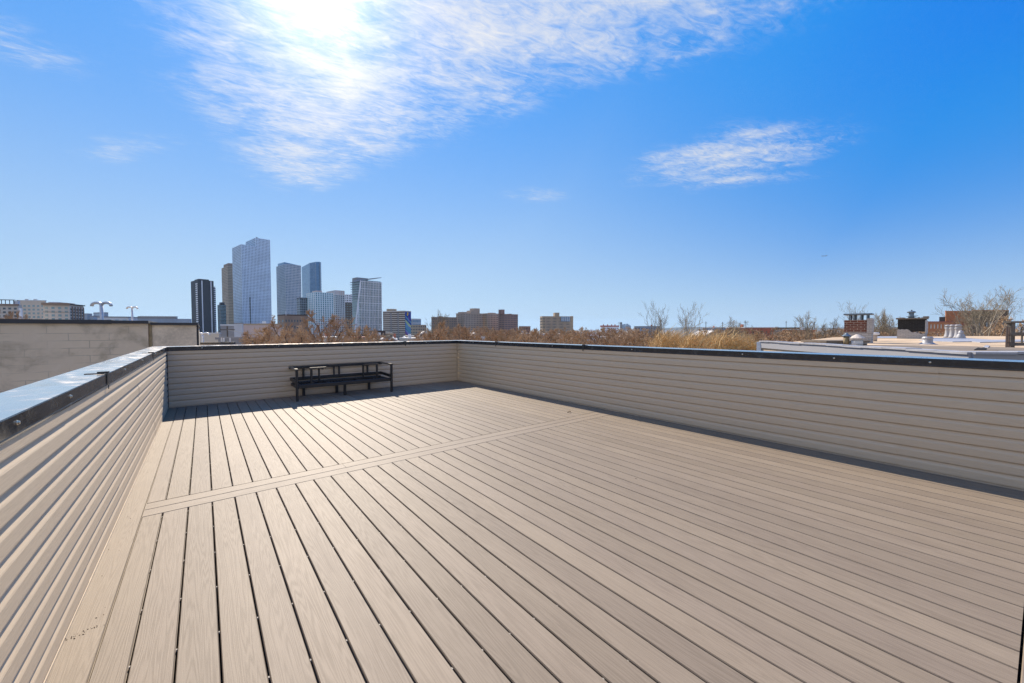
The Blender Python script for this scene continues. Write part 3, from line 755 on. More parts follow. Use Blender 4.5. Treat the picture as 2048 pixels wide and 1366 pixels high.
for (P, z) in ((P0, B.zb), (P1, B.zt+1)):
    for (du, dn) in ((-.9,1.3),(.9,1.3),(.9,2.2),(-.9,2.2)): q = P + B.dR*du + n*dn; vs.append((q.x, q.y, z))
b.add(vs, [(3,2,1,0),(4,5,6,7),(0,1,5,4),(1,2,6,5),(2,3,7,6),(3,0,4,7)]); build('slanted_beam', b, M['k_white'], B.root)
b = MB(); b.prism(B.poly(-.03, .98, -.05, .7), [B.zt+1, B.zt+8.5, B.zt+8.5, B.zt+1], [B.zt+2.3, B.zt+9.3, B.zt+9.3, B.zt+2.3]); build('blade_roof', b, M['k_bluegrey'], B.root)
B.box('penthouse', 'k_mid', -.02, .48, .3, .9, B.zt, B.zy(553.3)); B.box('gable_wall', 'g_green', .1, .97, .02, .6, B.zt-.1, B.zt+2.5)
b = MB(); b.prism([tuple(B.C - B.dR*2.2 - B.dL*.5), tuple(B.C + B.dR*3 - B.dL*.5), tuple(B.C + B.dR*3 + B.dL*B.d), tuple(B.C - B.dR*2.2 + B.dL*B.d)], B.zt-.2, B.zt+.5); build('terrace', b, M['k_bluegrey'], B.root)

# ---- mid-rise
B = Block('apartment_block', 'tan banded slab with a bright abstract mural on its end wall', 'apartment block', 766.5, 810.5, 822.5, 520, 622.5, 62)
# here the long banded face is the left one and the painted wall the right one
B.body('k_dkbr'); b = MB(); tagL = B.faces()[1]; _, P, d, n, L = tagL
for j in range(14): b.face_box(P, d, n, 0, L, B.zb+j*2.75+1.3, B.zb+j*2.75+2.75, -.1, .35)
build('floor_band', b, M['k_beige'], B.root)
b = MB()
for u in (.36, .68):
    b.face_box(P, d, n, L*u, L*(u+.045), B.zb, B.zt-2, -.1, .55)
    for j in range(13): b.face_box(P, d, n, L*(u-.05+.03*(j % 2)), L*(u+.06+.03*(j % 2)), B.zb+j*2.75+1.2, B.zb+j*2.75+2.0, -.1, .5)
build('stair_recess', b, M['k_mid'], B.root); B.box('roof', 'k_beige', -.01, 1.01, -.004, 1.004, B.zt-.6, B.zt+.5)
B.box('penthouse', 'k_tan', .1, .9, .62, .86, B.zt+.5, B.zy(616)); mz = B.zt-.7; mb_ = B.zb
def mural(nm, m, pts, dn):
    "flat painted shape: list of (u, v) on the end wall"
    b = MB(); vs = []
    for dd in (0, dn):
        for u, v in pts: q = B.C + B.dR*(u*B.w) - B.dL*dd; vs.append((q.x, q.y, mb_+v*(mz-mb_)))
    k = len(pts); b.add(vs, [tuple(range(k))[::-1], tuple(range(k, 2*k))] + [(i, (i+1) % k, k+(i+1) % k, k+i) for i in range(k)]); build(nm, b, M[m], par_)
par_ = B.root; mural('mural', 'm_blue', [(0,0),(1,0),(1,1),(0,1)], .05); par_ = B.root.children[-1]
for i, (m, v0, v1) in enumerate((('m_teal',.40,.56),('m_sky',.56,.62),('m_lime',.62,.72),('m_purple',.22,.30),('m_sky',.30,.38),('m_yellow',.10,.20),('m_red',.0,.10),('m_teal',.80,.86))):
    mural('paint_band', m, [(0.03, v0+.02), (.55, max(0, v0-.14)), (.97, max(0, v0-.20)), (.97, max(.03, v1-.22)), (.5, max(.04, v1-.1)), (.03, v1)], .09+i*.015)
mural('paint_band', 'm_yellow', [(.30,.86),(.50,.86),(.58,.98),(.34,.98)], .075); mural('paint_band', 'm_purple', [(.5,.80),(.72,.62),(.80,.66),(.6,.84)], .22)
B = Block('glass_building', 'low blue glass office block just right of the mural wall', 'building', 822.5, 826, 842, 700, 639, 48)
B.body('g_blue', 'glass_core'); B.grid('k_grey', 6, 3, 5, .1, .2, .4); B.box('roof', 'k_mid', -.01, 1.01, -.01, 1.01, B.zt, B.zt+1.5)
B = Block('apartment_block', 'low tan block with pale floor bands below the blue glass office', 'apartment block', 822, 838, 853, 500, 649.5, 46)
B.body('k_tan'); B.windows('wdark', 4, 5, 5, .5, .5)
def brickblock(lab, x0, x1, x2, Z, y, m, nR, nL, rows, ang=44, pents=(), depth=None, cap=100, ww=.42, wm='wdark', grp=None):
    B = Block('brick_building', lab, 'apartment block', x0, x1, x2, Z, y, ang, depth, grp)
    B.body(m); B.windows(wm, nR, nL, rows, ww, .48, cap=cap, seed=int(x0))
    B.box('parapet', m, -.012, 1.012, -.012, 1.012, B.zt, B.zt+.7)
    for (u0, u1, yy) in pents: B.box('roof_tower', m, u0, u1, .2, .75, B.zt+.6, B.zy(yy))
    return B
brickblock('brown brick apartment slab, lowest and leftmost of the brick tower group', 863, 868, 914, 540, 635, 'k_brown', 13, 2, 9, 30, ((.3,.42,632),))
brickblock('stepped grey brown brick tower with the tallest roof tower of its group', 912.5, 928, 966, 560, 627, 'k_grbr', 12, 5, 12, 40, ((0.,.25,623.3),(.45,.62,620),(.62,.92,615.2)))
brickblock('grey brown brick tower between the stepped tower and the dark red tower', 964, 975, 1000, 580, 627.5, 'k_grbr', 8, 4, 12, 40, ((.35,.75,625),), ww=.55)
brickblock('dark red brick tower at the right end of the brick tower group', 997, 1009, 1036, 560, 629, 'k_red', 9, 4, 11, 40, ((-.1,.1,619),(.5,.62,627)))
brickblock('low dark red brick block right of the brick tower group', 1038, 1041, 1061, 480, 653.5, 'k_red', 6, 1, 4, 30)
B = Block('apartment_block', 'wide tan gridded slab with blue netting on its upper right corner', 'apartment block', 1080, 1084.5, 1146, 470, 632.5, 12)
B.body('k_tan'); b = MB()
for i in range(24): b.face_box(B.C, B.dR, -B.dL, B.w*(.10+.8*i/23)-.3, B.w*(.10+.8*i/23)+.3, B.zb, B.zt-1.2, -.1, .3)
build('pier', b, M['k_grbr'], B.root); B.windows('wdark', 24, 1, 8, .55, .62, cap=100, zt=B.zt-1.2, zb=B.zb)
b = MB(); b.face_box(B.C, B.dR, -B.dL, B.w*.60, B.w*.90, B.zy(643), B.zt-.4, -.1, .8); nt_ = build('netting', b, M['g_navy'], B.root)
b = MB()
for i in range(5):
    for j in range(4): b.face_box(B.C, B.dR, -B.dL, B.w*(.615+.058*i), B.w*(.65+.058*i), B.zy(643)+.4+j*1.55, B.zy(643)+1.05+j*1.55, .7, .9)
build('net_opening', b, M['k_white'], nt_)
B.box('roof_tower', 'k_tan', .42, .57, .2, .8, B.zt, B.zy(625.3)); B.box('end_pier', 'k_tan', .93, 1.006, -.01, .5, B.zb, B.zt+.3)
B = Block('warehouse', 'white walled hall with a long red roof in the middle distance', 'building', 1201, 1204, 1237, 420, 651, 20)
B.body('k_white', zt=B.zy(654)); B.box('roof', 'roof_red', -.02, 1.02, -.03, 1.03, B.zy(654), B.zt); B.windows('wdark', 8, 0, 2, .4, .3, zt=B.zy(655), zb=B.zy(664), which='R')
for u in (.1,.35,.6,.8): B.box('roof_vent', 'k_rust', u, u+.04, .3, .5, B.zt, B.zt+1.3)
def chimney_stack(px, Z, y, r):
    q = plan(px, Z); z = zat(px, y, Z); b = MB(); b.lathe([(r*1.25, GZ), (r, z-.8), (r*1.08, z-.8), (r*1.08, z)], 12, (q.x, q.y, 0))
    rt = thing('smokestack', 'thin grey smokestack rising right of the red roofed hall', 'chimney', (q.x, q.y, GZ)); build('shaft', b, M['k_mid'], rt)
    b = MB(); b.lathe([(r*1.12, z-2.2), (r*1.12, z-1.6)], 12, (q.x, q.y, 0)); build('collar', b, M['k_char'], rt)
chimney_stack(1242, 600, 644.5, 1.5)
# hazy far skyline by the hills
fr = random.Random(9)
for k in range(7):
    px = 1244 + k*2.6; B = Block('far_tower', 'tiny pale tower of the far skyline below the hills', 'tower', px, px+.6, px+2.1, 5200, 649 + fr.uniform(-1.5, 2.5), 46, 20, 'tiny towers on the far horizon')
    B.body('k_bluegrey')

# ---- left: beige apartment building, further blocks
B = Block('apartment_building', 'long beige apartment building with brown cornice behind the block wall', 'apartment building', 88, 141, 169, 190, 607.5, 115)
zc = B.zt; B.body('k_beige')
_, P, d, n, L = B.faces()[1]
B.windows('wdark', 5, 0, 6, .5, .66, zt=B.zy(613), zb=B.zy(649), which='R'); B.windows('g_green', 0, 4, 5, .46, .60, zt=B.zy(610.5), zb=B.zy(647), which='L')
b = MB(); b.face_box(P, d, n, -.3, L+.4, zc-.9, zc+.25, -.2, .6); build('cornice', b, M['k_brown'], B.root)
b = MB(); b.face_box(P, d, n, 0, L, B.zy(622)-.12, B.zy(622)+.12, -.1, .12); build('belt_course', b, M['k_brown'], B.root)
b = MB()
for i in range(1, 6): b.face_box(B.C, B.dR, -B.dL, B.w*i/5-.55, B.w*i/5+.1, B.zb, zc-1.2, -.1, .25)
build('brown_pier', b, M['k_brown'], B.root); B.box('roof_edge', 'k_char', .0, 1.03, -.03, .9, zc-.6, zc-.1, .2)
B.box('penthouse', 'k_brown', .02, .6, .1, .42, zc+.2, B.zy(603.3)); B.box('roof_unit', 'k_grey', .1, .5, .45, .85, zc+.2, B.zy(602.0))
# recessed middle wing and the left wing
B2 = Block('apartment_building', 'grey beige recessed wing with stacked windows left of the brown corniced building', 'apartment building', 38, 92, 95, 205, 601.7, 100)
B2.body('k_beige'); B2.windows('g_green', 0, 6, 6, .5, .5, zt=B2.zy(606), zb=B2.zy(650), which='L')
b = MB()
for uu in (.3, .62): b.prism(B2.poly(.1, .6, uu, uu+.12), B2.zt, B2.zt+.8)
build('roof_unit', b, M['k_grey'], B2.root)
b = MB(); b.prism(B2.poly(-.01, 1.01, -.004, 1.004, .1), B2.zt-.1, B2.zt+.25); build('parapet', b, M['k_grey'], B2.root)
B3 = Block('apartment_building', 'beige apartment wing with red cornice and rooftop pergola at the far left', 'apartment building', -40, 38.5, 46, 175, 609, 112)
B3.body('k_beige'); B3.windows('wdark', 1, 7, 5, .48, .5, zt=B3.zy(611), zb=B3.zy(648))
_, P, d, n, L = B3.faces()[1]
b = MB(); b.face_box(P, d, n, -.2, L+.3, B3.zt-.6, B3.zt+.15, -.2, .5); build('cornice', b, M['k_brown'], B3.root)
pg = MB()
for i in range(6):
    for v in (.3, 2.6):
        q = B3.C + B3.dL*(1.5+i*2.6) + B3.dR*v; pg.box((q.x-.1, q.y-.1, B3.zt), (q.x+.1, q.y+.1, B3.zt+2.0))
q0, q1 = B3.C + B3.dL*1.2, B3.C + B3.dL*15
pg.face_box(q0, B3.dL, B3.dR, 0, 13.8, B3.zt+1.9, B3.zt+2.1, .2, .45); pg.face_box(q0, B3.dL, B3.dR, 0, 13.8, B3.zt+1.9, B3.zt+2.1, 2.45, 2.7)
build('pergola', pg, M['k_char'], B3.root); B3.box('roof_unit', 'k_grey', .2, .8, .02, .14, B3.zt+.1, B3.zt+1.6)
B = Block('white_building', 'narrow plain white stair block between the two beige wings', 'building', 39.5, 45, 47, 150, 617, 100); B.body('k_white'); B.box('roof', 'roof_pale', -.03, 1.03, -.03, 1.03, B.zt, B.zt+.25)
for lab, x0, x1, x2, Z, y, m in (('small blue grey block far behind the white roof vents', 173, 176, 186, 600, 628.5, 'k_bluegrey'), ('low blue grey block beside the taller far block', 184, 187, 196, 600, 633, 'k_bluegrey'),
        ('small far block peeping out right of the tall roof vent', 206, 209, 218, 650, 626, 'k_bluegrey'), ('long low grey building behind the two roof vents', 194, 196, 258, 420, 635, 'k_grey')):
    B = Block('far_building', lab, 'building', x0, x1, x2, Z, y, 52 if x2-x1 < 15 else 20) if False else Block('far_building', lab, 'building', x0, x1, x2, Z, y, 70 if x2-x1 < 15 else 20, 30); B.body(m); B.box('roof', 'k_mid', -.01, 1.01, -.01, 1.01, B.zt, B.zt+1.2); B.windows('g_pale', 4, 1, 3, .5, .4, zt=B.zt-1, zb=B.zt-12)
B = Block('factory_building', 'long grey blue plant building with glazed lower storey left of the charcoal tower', 'building', 276, 280, 384, 380, 637.5, 16)
B.body('k_bluegrey'); B.box('upper_storey', 'k_mid', .0, .73, .05, .9, B.zt-.1, B.zy(630.5)); B.windows('g_pale', 16, 0, 1, .7, .8, zt=B.zt-.8, zb=B.zt-4.5, which='R')
b = MB()
for i in range(26): q = B.C + B.dR*(B.w*i/25*.73) + B.dL*2; b.box((q.x-.08, q.y-.08, B.zy(630.5)), (q.x+.08, q.y+.08, B.zy(629)))
build('roof_rail', b, M['k_mid'], B.root)

# ---- middle ground: low buildings right of the block wall
B = Block('brick_house', 'dark grey brick building with pale cornice beside the utility pole', 'house', 441.5, 443, 469.5, 95, 651.5, 20)
B.body('k_mid'); B.windows('wdark', 3, 0, 4, .42, .5, zt=B.zt-.5, zb=B.zt-11, which='R'); B.box('cornice', 'k_grey', -.02, 1.02, -.04, 1, B.zt, B.zt+.35); B.box('side_panel', 'k_dkbr', .12, .98, -.02, 0, B.zb, B.zt-.4)
B = Block('grey_house', 'blank pale grey gable wall between the dark brick house and brown row house', 'house', 468.5, 470, 487, 92, 647, 20); B.body('k_grey'); B.box('roof', 'roof_dark', -.02, 1.02, -.02, 1.02, B.zt, B.zt+.12)
B = Block('row_house', 'long brown pink row house with dark window pairs behind bare trees', 'house', 486, 488, 563, 100, 650.5, 14)
B.body('k_pink'); B.windows('wdark', 9, 0, 3, .36, .5, zt=B.zt-.6, zb=B.zt-8.5, which='R'); B.box('cornice', 'k_tan', -.01, 1.01, -.03, 1, B.zt, B.zt+.4); B.box('roof_unit', 'roof_pale', .40, .62, .2, .6, B.zt+.3, B.zy(645)); B.box('roof_unit', 'k_white', .50, .60, .2, .5, B.zt+.3, B.zy(641))
B = Block('brown_building', 'purple brown flat roofed building rising behind the bare brown tree', 'building', 556, 570, 615, 260, 631, 46)
B.body('k_brown'); B.windows('wdark', 8, 2, 5, .4, .4, zt=B.zt-1.5, zb=B.zb); B.box('parapet', 'k_dkbr', -.01, 1.01, -.01, 1.01, B.zt, B.zt+.8)
b = MB(); q = B.C + B.dR*B.w*.06; b.tube([(q.x, q.y, B.zt), (q.x, q.y, B.zt+3)], [.25,.1], 6); build('antenna', b, M['k_white'], B.root)
B = Block('tan_house', 'tan stucco house right of the block wall behind a white roof vent', 'house', 396, 400, 441.5, 60, 668, 20); B.body('k_cream'); B.box('roof', 'roof_pale', -.02, 1.02, -.02, 1.02, B.zt, B.zt+.18); B.windows('wdark', 3, 0, 1, .14, .2, zt=B.zt-1, zb=B.zt-4, which='R')
B = Block('low_house', 'low house under a long flat grey canopy roof beside the utility pole', 'house', 436, 438, 508, 52, 679, 14); B.body('k_mid'); B.windows('wdark', 5, 0, 1, .5, .7, zt=B.zt-.3, zb=B.zt-1.5, which='R')
b = MB(); b.prism(B.poly(-.08, 1.06, -.25, 1.1), B.zt, B.zt+.32); build('canopy_roof', b, M['k_mid'], B.root)
B = Block('low_house', 'low dark parapet roof just beyond the far deck wall at the left', 'house', 388, 392, 470, 24, 688.5, 12); B.body('k_mid'); B.box('coping', 'dark_metal', -.01, 1.01, -.02, 1.01, B.zt, B.zt+.12)
for x in (.64, .70, .86): B.box('roof_vent', 'white', x, x+.035, .1, .25, B.zt, B.zt+.38)

# ---- more low roofs between the trees: every one its own house
hr = random.Random(41)
walls = ['k_tan', 'k_tan', 'k_grey', 'k_rust', 'k_brown', 'k_brown', 'k_beige', 'k_mid']; roofs = ['roof_dark', 'roof_pale', 'k_tan', 'k_mid']
cols = {'k_white': 'white', 'k_cream': 'cream', 'k_tan': 'tan', 'k_grey': 'grey', 'k_rust': 'rust red', 'k_brown': 'brown', 'k_beige': 'beige', 'k_mid': 'dark grey'}
def house(px, wpx, Z, y, m, rm, gable, lab, grp=None):
    B = Block('row_house', lab, 'house', px-wpx/2, px-wpx/2+1.5, px+wpx/2, Z, y, hr.choice((14, 24, 36)), 9.5, grp)
    B.body(m); B.windows('wdark', max(2, int(B.w/2.2)), 3, 3, .4, .5, zt=B.zt-.5, zb=B.zt-9)
    if gable:
        f = lambda u, v: B.C + B.dR*(u*B.w) + B.dL*(v*B.d); hg = min(2.6, B.w*.35); b = MB(); vs = []
        for v in (-.06, 1.06):
            for u, z in ((-.06, B.zt-.1), (.5, B.zt+hg), (1.06, B.zt-.1)): q = f(u, v); vs.append((q.x, q.y, z))
        b.add(vs, [(0,1,2), (5,4,3), (0,3,4,1), (1,4,5,2), (2,5,3,0)]); build('roof', b, M[rm], B.root)
    else: B.box('roof', rm, -.02, 1.02, -.02, 1.02, B.zt, B.zt+.3)
    if hr.random() < .8: u = hr.uniform(.1, .8); B.box('chimney', hr.choice(('k_rust', 'k_brown', 'k_grey')), u, u+.7/B.w, .4, .5, B.zt+.2, B.zt+hr.uniform(1.2, 2.6 if gable else 1.6))
for px, wp, Z, y, m, rm, gb, lab in (
    (752, 20, 120, 681, 'k_bluegrey', 'roof_dark', 0, 'blue grey flat house below the white sail tower'), (766, 12, 130, 679, 'k_white', 'roof_pale', 1, 'small white gabled house below the mural block'),
    (784, 16, 125, 679, 'k_pink', 'roof_pale', 1, 'dusty pink gabled house below the mural block'), (806, 16, 135, 678, 'k_white', 'k_grey', 1, 'white gabled house under the bright mural wall'),
    (832, 26, 120, 678, 'k_cream', 'roof_pale', 0, 'cream flat roofed row house right of the mural wall'), (708, 34, 130, 676, 'k_tan', 'k_rust', 0, 'tan house in front of the white sail tower foot'),
    (760, 22, 260, 662, 'k_dkbr', 'roof_dark', 0, 'dark brown block at the right foot of the white sail tower'), (668, 40, 110, 676, 'k_cream', 'roof_pale', 0, 'cream row house half hidden by the tall bare tree'),
    (948, 20, 130, 672, 'k_white', 'roof_pale', 1, 'white gabled house below the stepped brick tower'), (974, 14, 110, 676, 'k_white', 'k_grey', 0, 'white boxy house below the dark red tower'),
    (1490+28, 57, 150, 656, 'k_rust', 'roof_pale', 0, 'red brick building with pale bands left of the neighbour roof'), (1576, 46, 210, 656, 'k_brown', 'roof_dark', 0, 'brown brick block behind the thicket left of the brick chimney'),
    (1560, 60, 170, 663, 'k_tan', 'k_mid', 0, 'tan grey hall among bare trees left of the brick chimney'), (1625, 12, 140, 660, 'k_orange', 'roof_pale', 0, 'small orange brick house among the trees left of chimney'),
    (1440, 36, 300, 656, 'k_bluegrey', 'k_grey', 0, 'blue grey shed roof beyond the straw coloured willow tops'), (1303, 34, 330, 653, 'k_bluegrey', 'k_mid', 0, 'dark blue grey block behind the slim upright tree'),
    (1190, 26, 160, 666, 'k_white', 'roof_pale', 0, 'white walled house below the red roofed hall'), (1110, 40, 190, 668, 'k_grey', 'roof_pale', 0, 'grey flat house below the wide tan slab'),
    (1130, 26, 130, 676, 'k_white', 'roof_pale', 0, 'white roofed house low in the thicket below the tan slab'), (1060, 24, 170, 668, 'k_rust', 'k_grey', 0, 'rust red row house right of the brick tower group'),
    (1233, 22, 130, 675, 'k_beige', 'roof_pale', 0, 'beige flat roofed house low in the thicket')):
    house(px, wp, Z, y, m, rm, gb, lab)
for k in range(11):
    px = hr.choice((hr.uniform(1040, 1290), hr.uniform(1400, 1690), hr.uniform(640, 900))); Z = hr.uniform(150, 380)
    house(px, 6000/Z*hr.uniform(.7, 1.3), Z, 660+hr.uniform(2.2, 4.5)/Z*F, hr.choice(walls), hr.choice(roofs), hr.random() < .2, 'low row house half hidden among the bare winter trees', 'low houses scattered among the trees')
# bands of the striped red building
st = [o for o in C.objects if o.get('label', '').startswith('red brick building with pale bands')][0]

# ---- right: orange brick building beyond the neighbour roof
B = Block('brick_building', 'long low orange brick wing with a row of pale windows', 'building', 1850, 1851, 1905, 105, 645, 6)
B.body('k_orange'); B.windows('k_cream', 8, 0, 1, .32, .75, zt=B.zy(650), zb=B.zy(661), which='R'); B.windows('k_cream', 8, 0, 1, .32, .75, zt=B.zy(668), zb=B.zy(679), which='R'); B.box('parapet', 'k_rust', -.01, 1.01, -.02, 1.01, B.zt, B.zt+.3)
B.box('penthouse', 'k_dkbr', .5, .72, .2, .6, B.zt+.2, B.zt+1.5)
B = Block('brick_building', 'taller orange brick block behind the big bare tree', 'building', 1889, 1891, 1946, 120, 624, 4)
B.body('k_orange'); B.windows('k_rust', 7, 0, 3, .3, .45, zt=B.zt-1.5, zb=B.zb+3, which='R'); B.box('parapet', 'k_orange', -.01, 1.01, -.02, 1.01, B.zt, B.zt+.35)
B = Block('brick_building', 'dark brown brick block right behind the big bare tree', 'building', 1943, 1945, 2016, 112, 622, 4)
B.body('k_dkbr'); B.windows('g_pale', 9, 0, 3, .26, .3, zt=B.zt-2, zb=B.zb+4, which='R', skip=.5, seed=3); B.box('parapet', 'k_orange', -.01, 1.01, -.02, 1.01, B.zt, B.zt+.3)

# ---- poles, wires, airliner
def pole(px, Z, y, lab, arm=1.1, rz=0.6):
    q = plan(px, Z); z = zat(px, y, Z); r = thing('utility_pole', lab, 'utility pole', (q.x, q.y, GZ), 0, None)
    b = MB(); b.tube([(q.x, q.y, GZ), (q.x, q.y, z)], [.17, .11], 8); build('post', b, M['greywood'], r)
    d = V2((RGT.x, RGT.y))*math.cos(rz) + V2((FWD.x, FWD.y))*math.sin(rz); n = V2((-d.y, d.x))
    b = MB(); b.face_box(q.xy, d, n, -arm, arm, z-.75, z-.60, -.06, .06); build('crossarm', b, M['greywood'], r)
    return Vector((q.x, q.y, z-.6)), r
pA, _ = pole(455, 70, 652, 'bare wooden utility pole left of the brown row house', 1.1)
for px, Z, y, lab in ((1411.6, 170, 643, 'utility pole above the left part of the straw coloured willows'), (1445, 180, 643.5, 'utility pole above the right part of the straw coloured willows'), (1490, 150, 641, 'utility pole at the left end of the striped red building'),
        (1572, 200, 642, 'utility pole above the brown brick block'), (1629, 180, 643, 'utility pole beside the small orange house'), (1238, 260, 644, 'utility pole right beside the thin smokestack'), (1322, 190, 640, 'utility pole left of the slim upright tree'), (718, 90, 655, 'pale utility pole in front of the white sail tower')):
    pole(px, Z, y, lab)
for k, (dz, x1, y1) in enumerate(((0, 600, 668), (-2.8, 590, 676))):
    a = pA + Vector((0,0,dz-.1)); Z1 = 62; q = plan(x1, Z1); e = Vector((q.x, q.y, zat(x1, y1, Z1))); pts = []
    for i in range(13): t = i/12; p_ = a.lerp(e, t); p_.z -= .5*math.sin(math.pi*t)*(1); pts.append(p_)
    b = MB(); b.tube(pts, .035, 4); o = tag(build('power_line', b, M['k_cream']), ('upper' if k == 0 else 'lower') + ' slack cable running right from the wooden utility pole', 'cable')
q = plan(1645, 1400); ac = thing('airliner', 'tiny airliner flying low in the clear sky at the right', 'airplane', (q.x, q.y, zat(1645, 513, 1400))); ac.scale = (.54, .54, .54)
def apart(nm, fn): b = MB(); fn(b); o = build(nm, b, M['plane'], ac, local=True); return o
rx = Vector((RGT.x, RGT.y, 0)); fx = Vector((FWD.x, FWD.y, 0)); uz = Vector((0,0,1))
def P3(a, b_, c): return rx*a + fx*b_ + uz*c
apart('fuselage', lambda b: b.tube([P3(-19, 0, -.6), P3(-17, 0, 0), P3(10, 0, .4), P3(17, 0, 1.2), P3(20, 0, 1.8)], [.3, 2., 2., 1.2, .3], 10))
for sgn in (1, -1):
    apart('wing', lambda b: b.add([P3(-3, sgn*1.5, -.6), P3(4, sgn*1.5, -.6), P3(8, sgn*17, .8), P3(6, sgn*17, .8), P3(-3, sgn*1.5, -.2), P3(4, sgn*1.5, -.2), P3(8, sgn*17, .95), P3(6, sgn*17, .95)], [(3,2,1,0),(4,5,6,7),(0,1,5,4),(1,2,6,5),(2,3,7,6),(3,0,4,7)]))
apart('tail_fin', lambda b: b.add([P3(13, -.2, 1.5), P3(19, -.2, 1.8), P3(21, -.2, 7.5), P3(18.5, -.2, 7.5), P3(13, .2, 1.5), P3(19, .2, 1.8), P3(21, .2, 7.5), P3(18.5, .2, 7.5)], [(3,2,1,0),(4,5,6,7),(0,1,5,4),(1,2,6,5),(2,3,7,6),(3,0,4,7)]))

# ------------------------------------------------------------------ left neighbour: parged block building with roof vents
def wall_pt(px, Y):
    "world X at which photo column px meets the vertical plane y = Y"
    m = (px-1024)/F; d = RGT*m + FWD; return d.x*Y/d.y, Y/d.y
xE, _ = wall_pt(393.2, 15.8); xM, Zm = wall_pt(296.5, 15.8)
zc1 = zat(250, 640.3, wall_pt(250, 15.8)[1]); zc2 = zat(340, 645.3, wall_pt(340, 15.8)[1])
nb = thing('block_building', 'pale parged block building with stained wall and dark roof edge at the left', 'building', (xM, 15.8, GZ))
b = MB(); b.box((-26, 15.8, GZ), (xM, 30, zc1-.02)); build('block_wall', b, M['cmu'], nb)
b = MB(); b.box((xM+.001, 15.86, GZ), (xE, 29.5, zc2-.02)); build('rendered_wall', b, M['stucco'], nb)
b = MB(); b.box((-26, 15.74, zc1-.11), (xM-.75, 30.05, zc1)); b.box((xM-.77, 15.72, zc1-.10), (xM+.02, 30.06, zc1-.012)); build('coping', b, M['dark_metal'], nb)
b = MB(); b.box((xM+.05, 15.80, zc2-.075), (xE+.04, 29.55, zc2)); b.box((xE+.001, 16.1, zc2-.9), (xE+.05, 17.2, zc2-.075)); build('coping', b, M['dark_metal'], nb)
b = MB(); b.tube([(xM+.05, 15.85, zc1-.1), (xM+.06, 15.83, -4.), (xM+.05, 15.85, GZ)], .035, 8); build('drip_pipe', b, M['rust'], nb)
def gooseneck(px, Z, y, hz, zb, lab, sc_=1., left=True, right=True, grp=None):
    q = plan(px, Z); zt = zat(px, y, Z); r = thing('roof_vent', lab, 'roof vent', (q.x, q.y, zb), 0, grp)
    rp = hz*.15
    b = MB(); b.lathe([(rp*1.9, zb), (rp*1.5, zb+.06), (rp*1.18, zb+.12), (rp*1.02, (zb+zt)/2), (rp*.98, zt-hz*.28)], 14, (q.x, q.y, 0)); build('pipe', b, M['galv'], r, smooth=True)
    for sg in ((-1,) if left else ()) + ((1,) if right else ()):
        pts = []
        for i in range(13):
            t = i/12; g_ = math.pi*(1-t) if sg > 0 else math.pi*t
            a = Vector((q.x, q.y, zt-hz*.42)) + rx*(sg*hz*.5*(1-math.cos(math.pi*t))) + uz*(hz*.36*math.sin(math.pi*t)**.75)
            if t > .5: a.z += 0
            pts.append(a)
        b = MB(); b.tube(pts, rp*.92, 12); build('elbow', b, M['galv'], r, smooth=True)
gooseneck(205, 21, 604.5, .52, zc1-1.0, 'taller white twin gooseneck vent pipe on the block building roof')
gooseneck(266, 28, 613.5, .38, zc1-1.0, 'smaller white twin gooseneck vent pipe further right on the block roof')
gooseneck(405.5, 30, 665.5, .5, zat(405, 690, 30), 'white twin gooseneck vent pipe right of the block wall')

# ------------------------------------------------------------------ right neighbour roof
def gp(px, py, z):
    a = (px-1024)/F; bb_ = (683-py)/F; a, bb_ = a*c_ - bb_*s_, a*s_ + bb_*c_
    d = F2 + RGT*a + U2*bb_; return Vector((0,0,H)) + d*((z-H)/d.z)
zr = .78
front = [V2((15.15, 5.22)), V2((12.9, 2.86)), V2((10.3, .34)), V2((12.9, -2.3)), V2((17, -6.5))]
back = [V2((48, -8)), V2((46, 1.0)), V2((33.5, 7.2))]
nr = thing('neighbour_building', 'neighbouring building with beige flat roof and silver front parapet at the right', 'building', (15.15, 5.22, GZ))
rf = MB(); pl = front + back
rf.prism([tuple(p) for p in pl], zr-.35, zr); build('roof', rf, M['gravel'], nr)
# low swells of the old built-up roof
sw = MB(); NN = 40; rr = random.Random(6)
from mathutils import noise as mn
idx = {}
def inside(p):
    r_ = True; k = len(pl)
    for i in range(k):
        a, b_ = pl[i], pl[(i+1) % k]
        if (b_.x-a.x)*(p.y-a.y) - (b_.y-a.y)*(p.x-a.x) > -.25*(b_-a).length and i not in (2,): pass
    return True
wl = MB()
for i in range(len(pl)):
    a, b_ = pl[i], pl[(i+1) % len(pl)]; d = unit(b_-a); n = V2((d.y, -d.x)); n = n if n.dot(a - V2((28, 0))) > 0 else -n
    wl.face_box(a, d, n, 0, (b_-a).length, GZ, zr-.02, -.25, .0 if i > 3 else -.001)
build('wall', wl, M['tanwall'], nr)
cp = MB(); fc = MB(); ed = MB()
a, b_ = front[0], front[2]; d = unit(b_-a); n = V2((d.y, -d.x)); n = n if n.dot(a - V2((28, 0))) > 0 else -n
ed.prism([tuple(p) for p in (a - n*.23, b_ - n*.23, b_ - n*4.2 - d*2, b_ - n*6.5 - d*4, a - n*5.5 + d*.5, a - n*4.)], zr+.004, zr+.02)
for i in range(4):
    a, b_ = front[i], front[i+1]; d = unit(b_-a); n = V2((d.y, -d.x)); n = n if n.dot(a - V2((28, 0))) > 0 else -n; L = (b_-a).length
    k = 6
    for j in range(k):
        j0, j1 = L*j/k, L*(j+1)/k; wz = .008*math.sin(i*3.1+j*1.7)
        cp.face_box(a, d, n, j0, j1+.004, .905+wz, .945+wz, -.22, .07)
    fc.face_box(a, d, n, 0, L, .70, .905, -.20, .04)
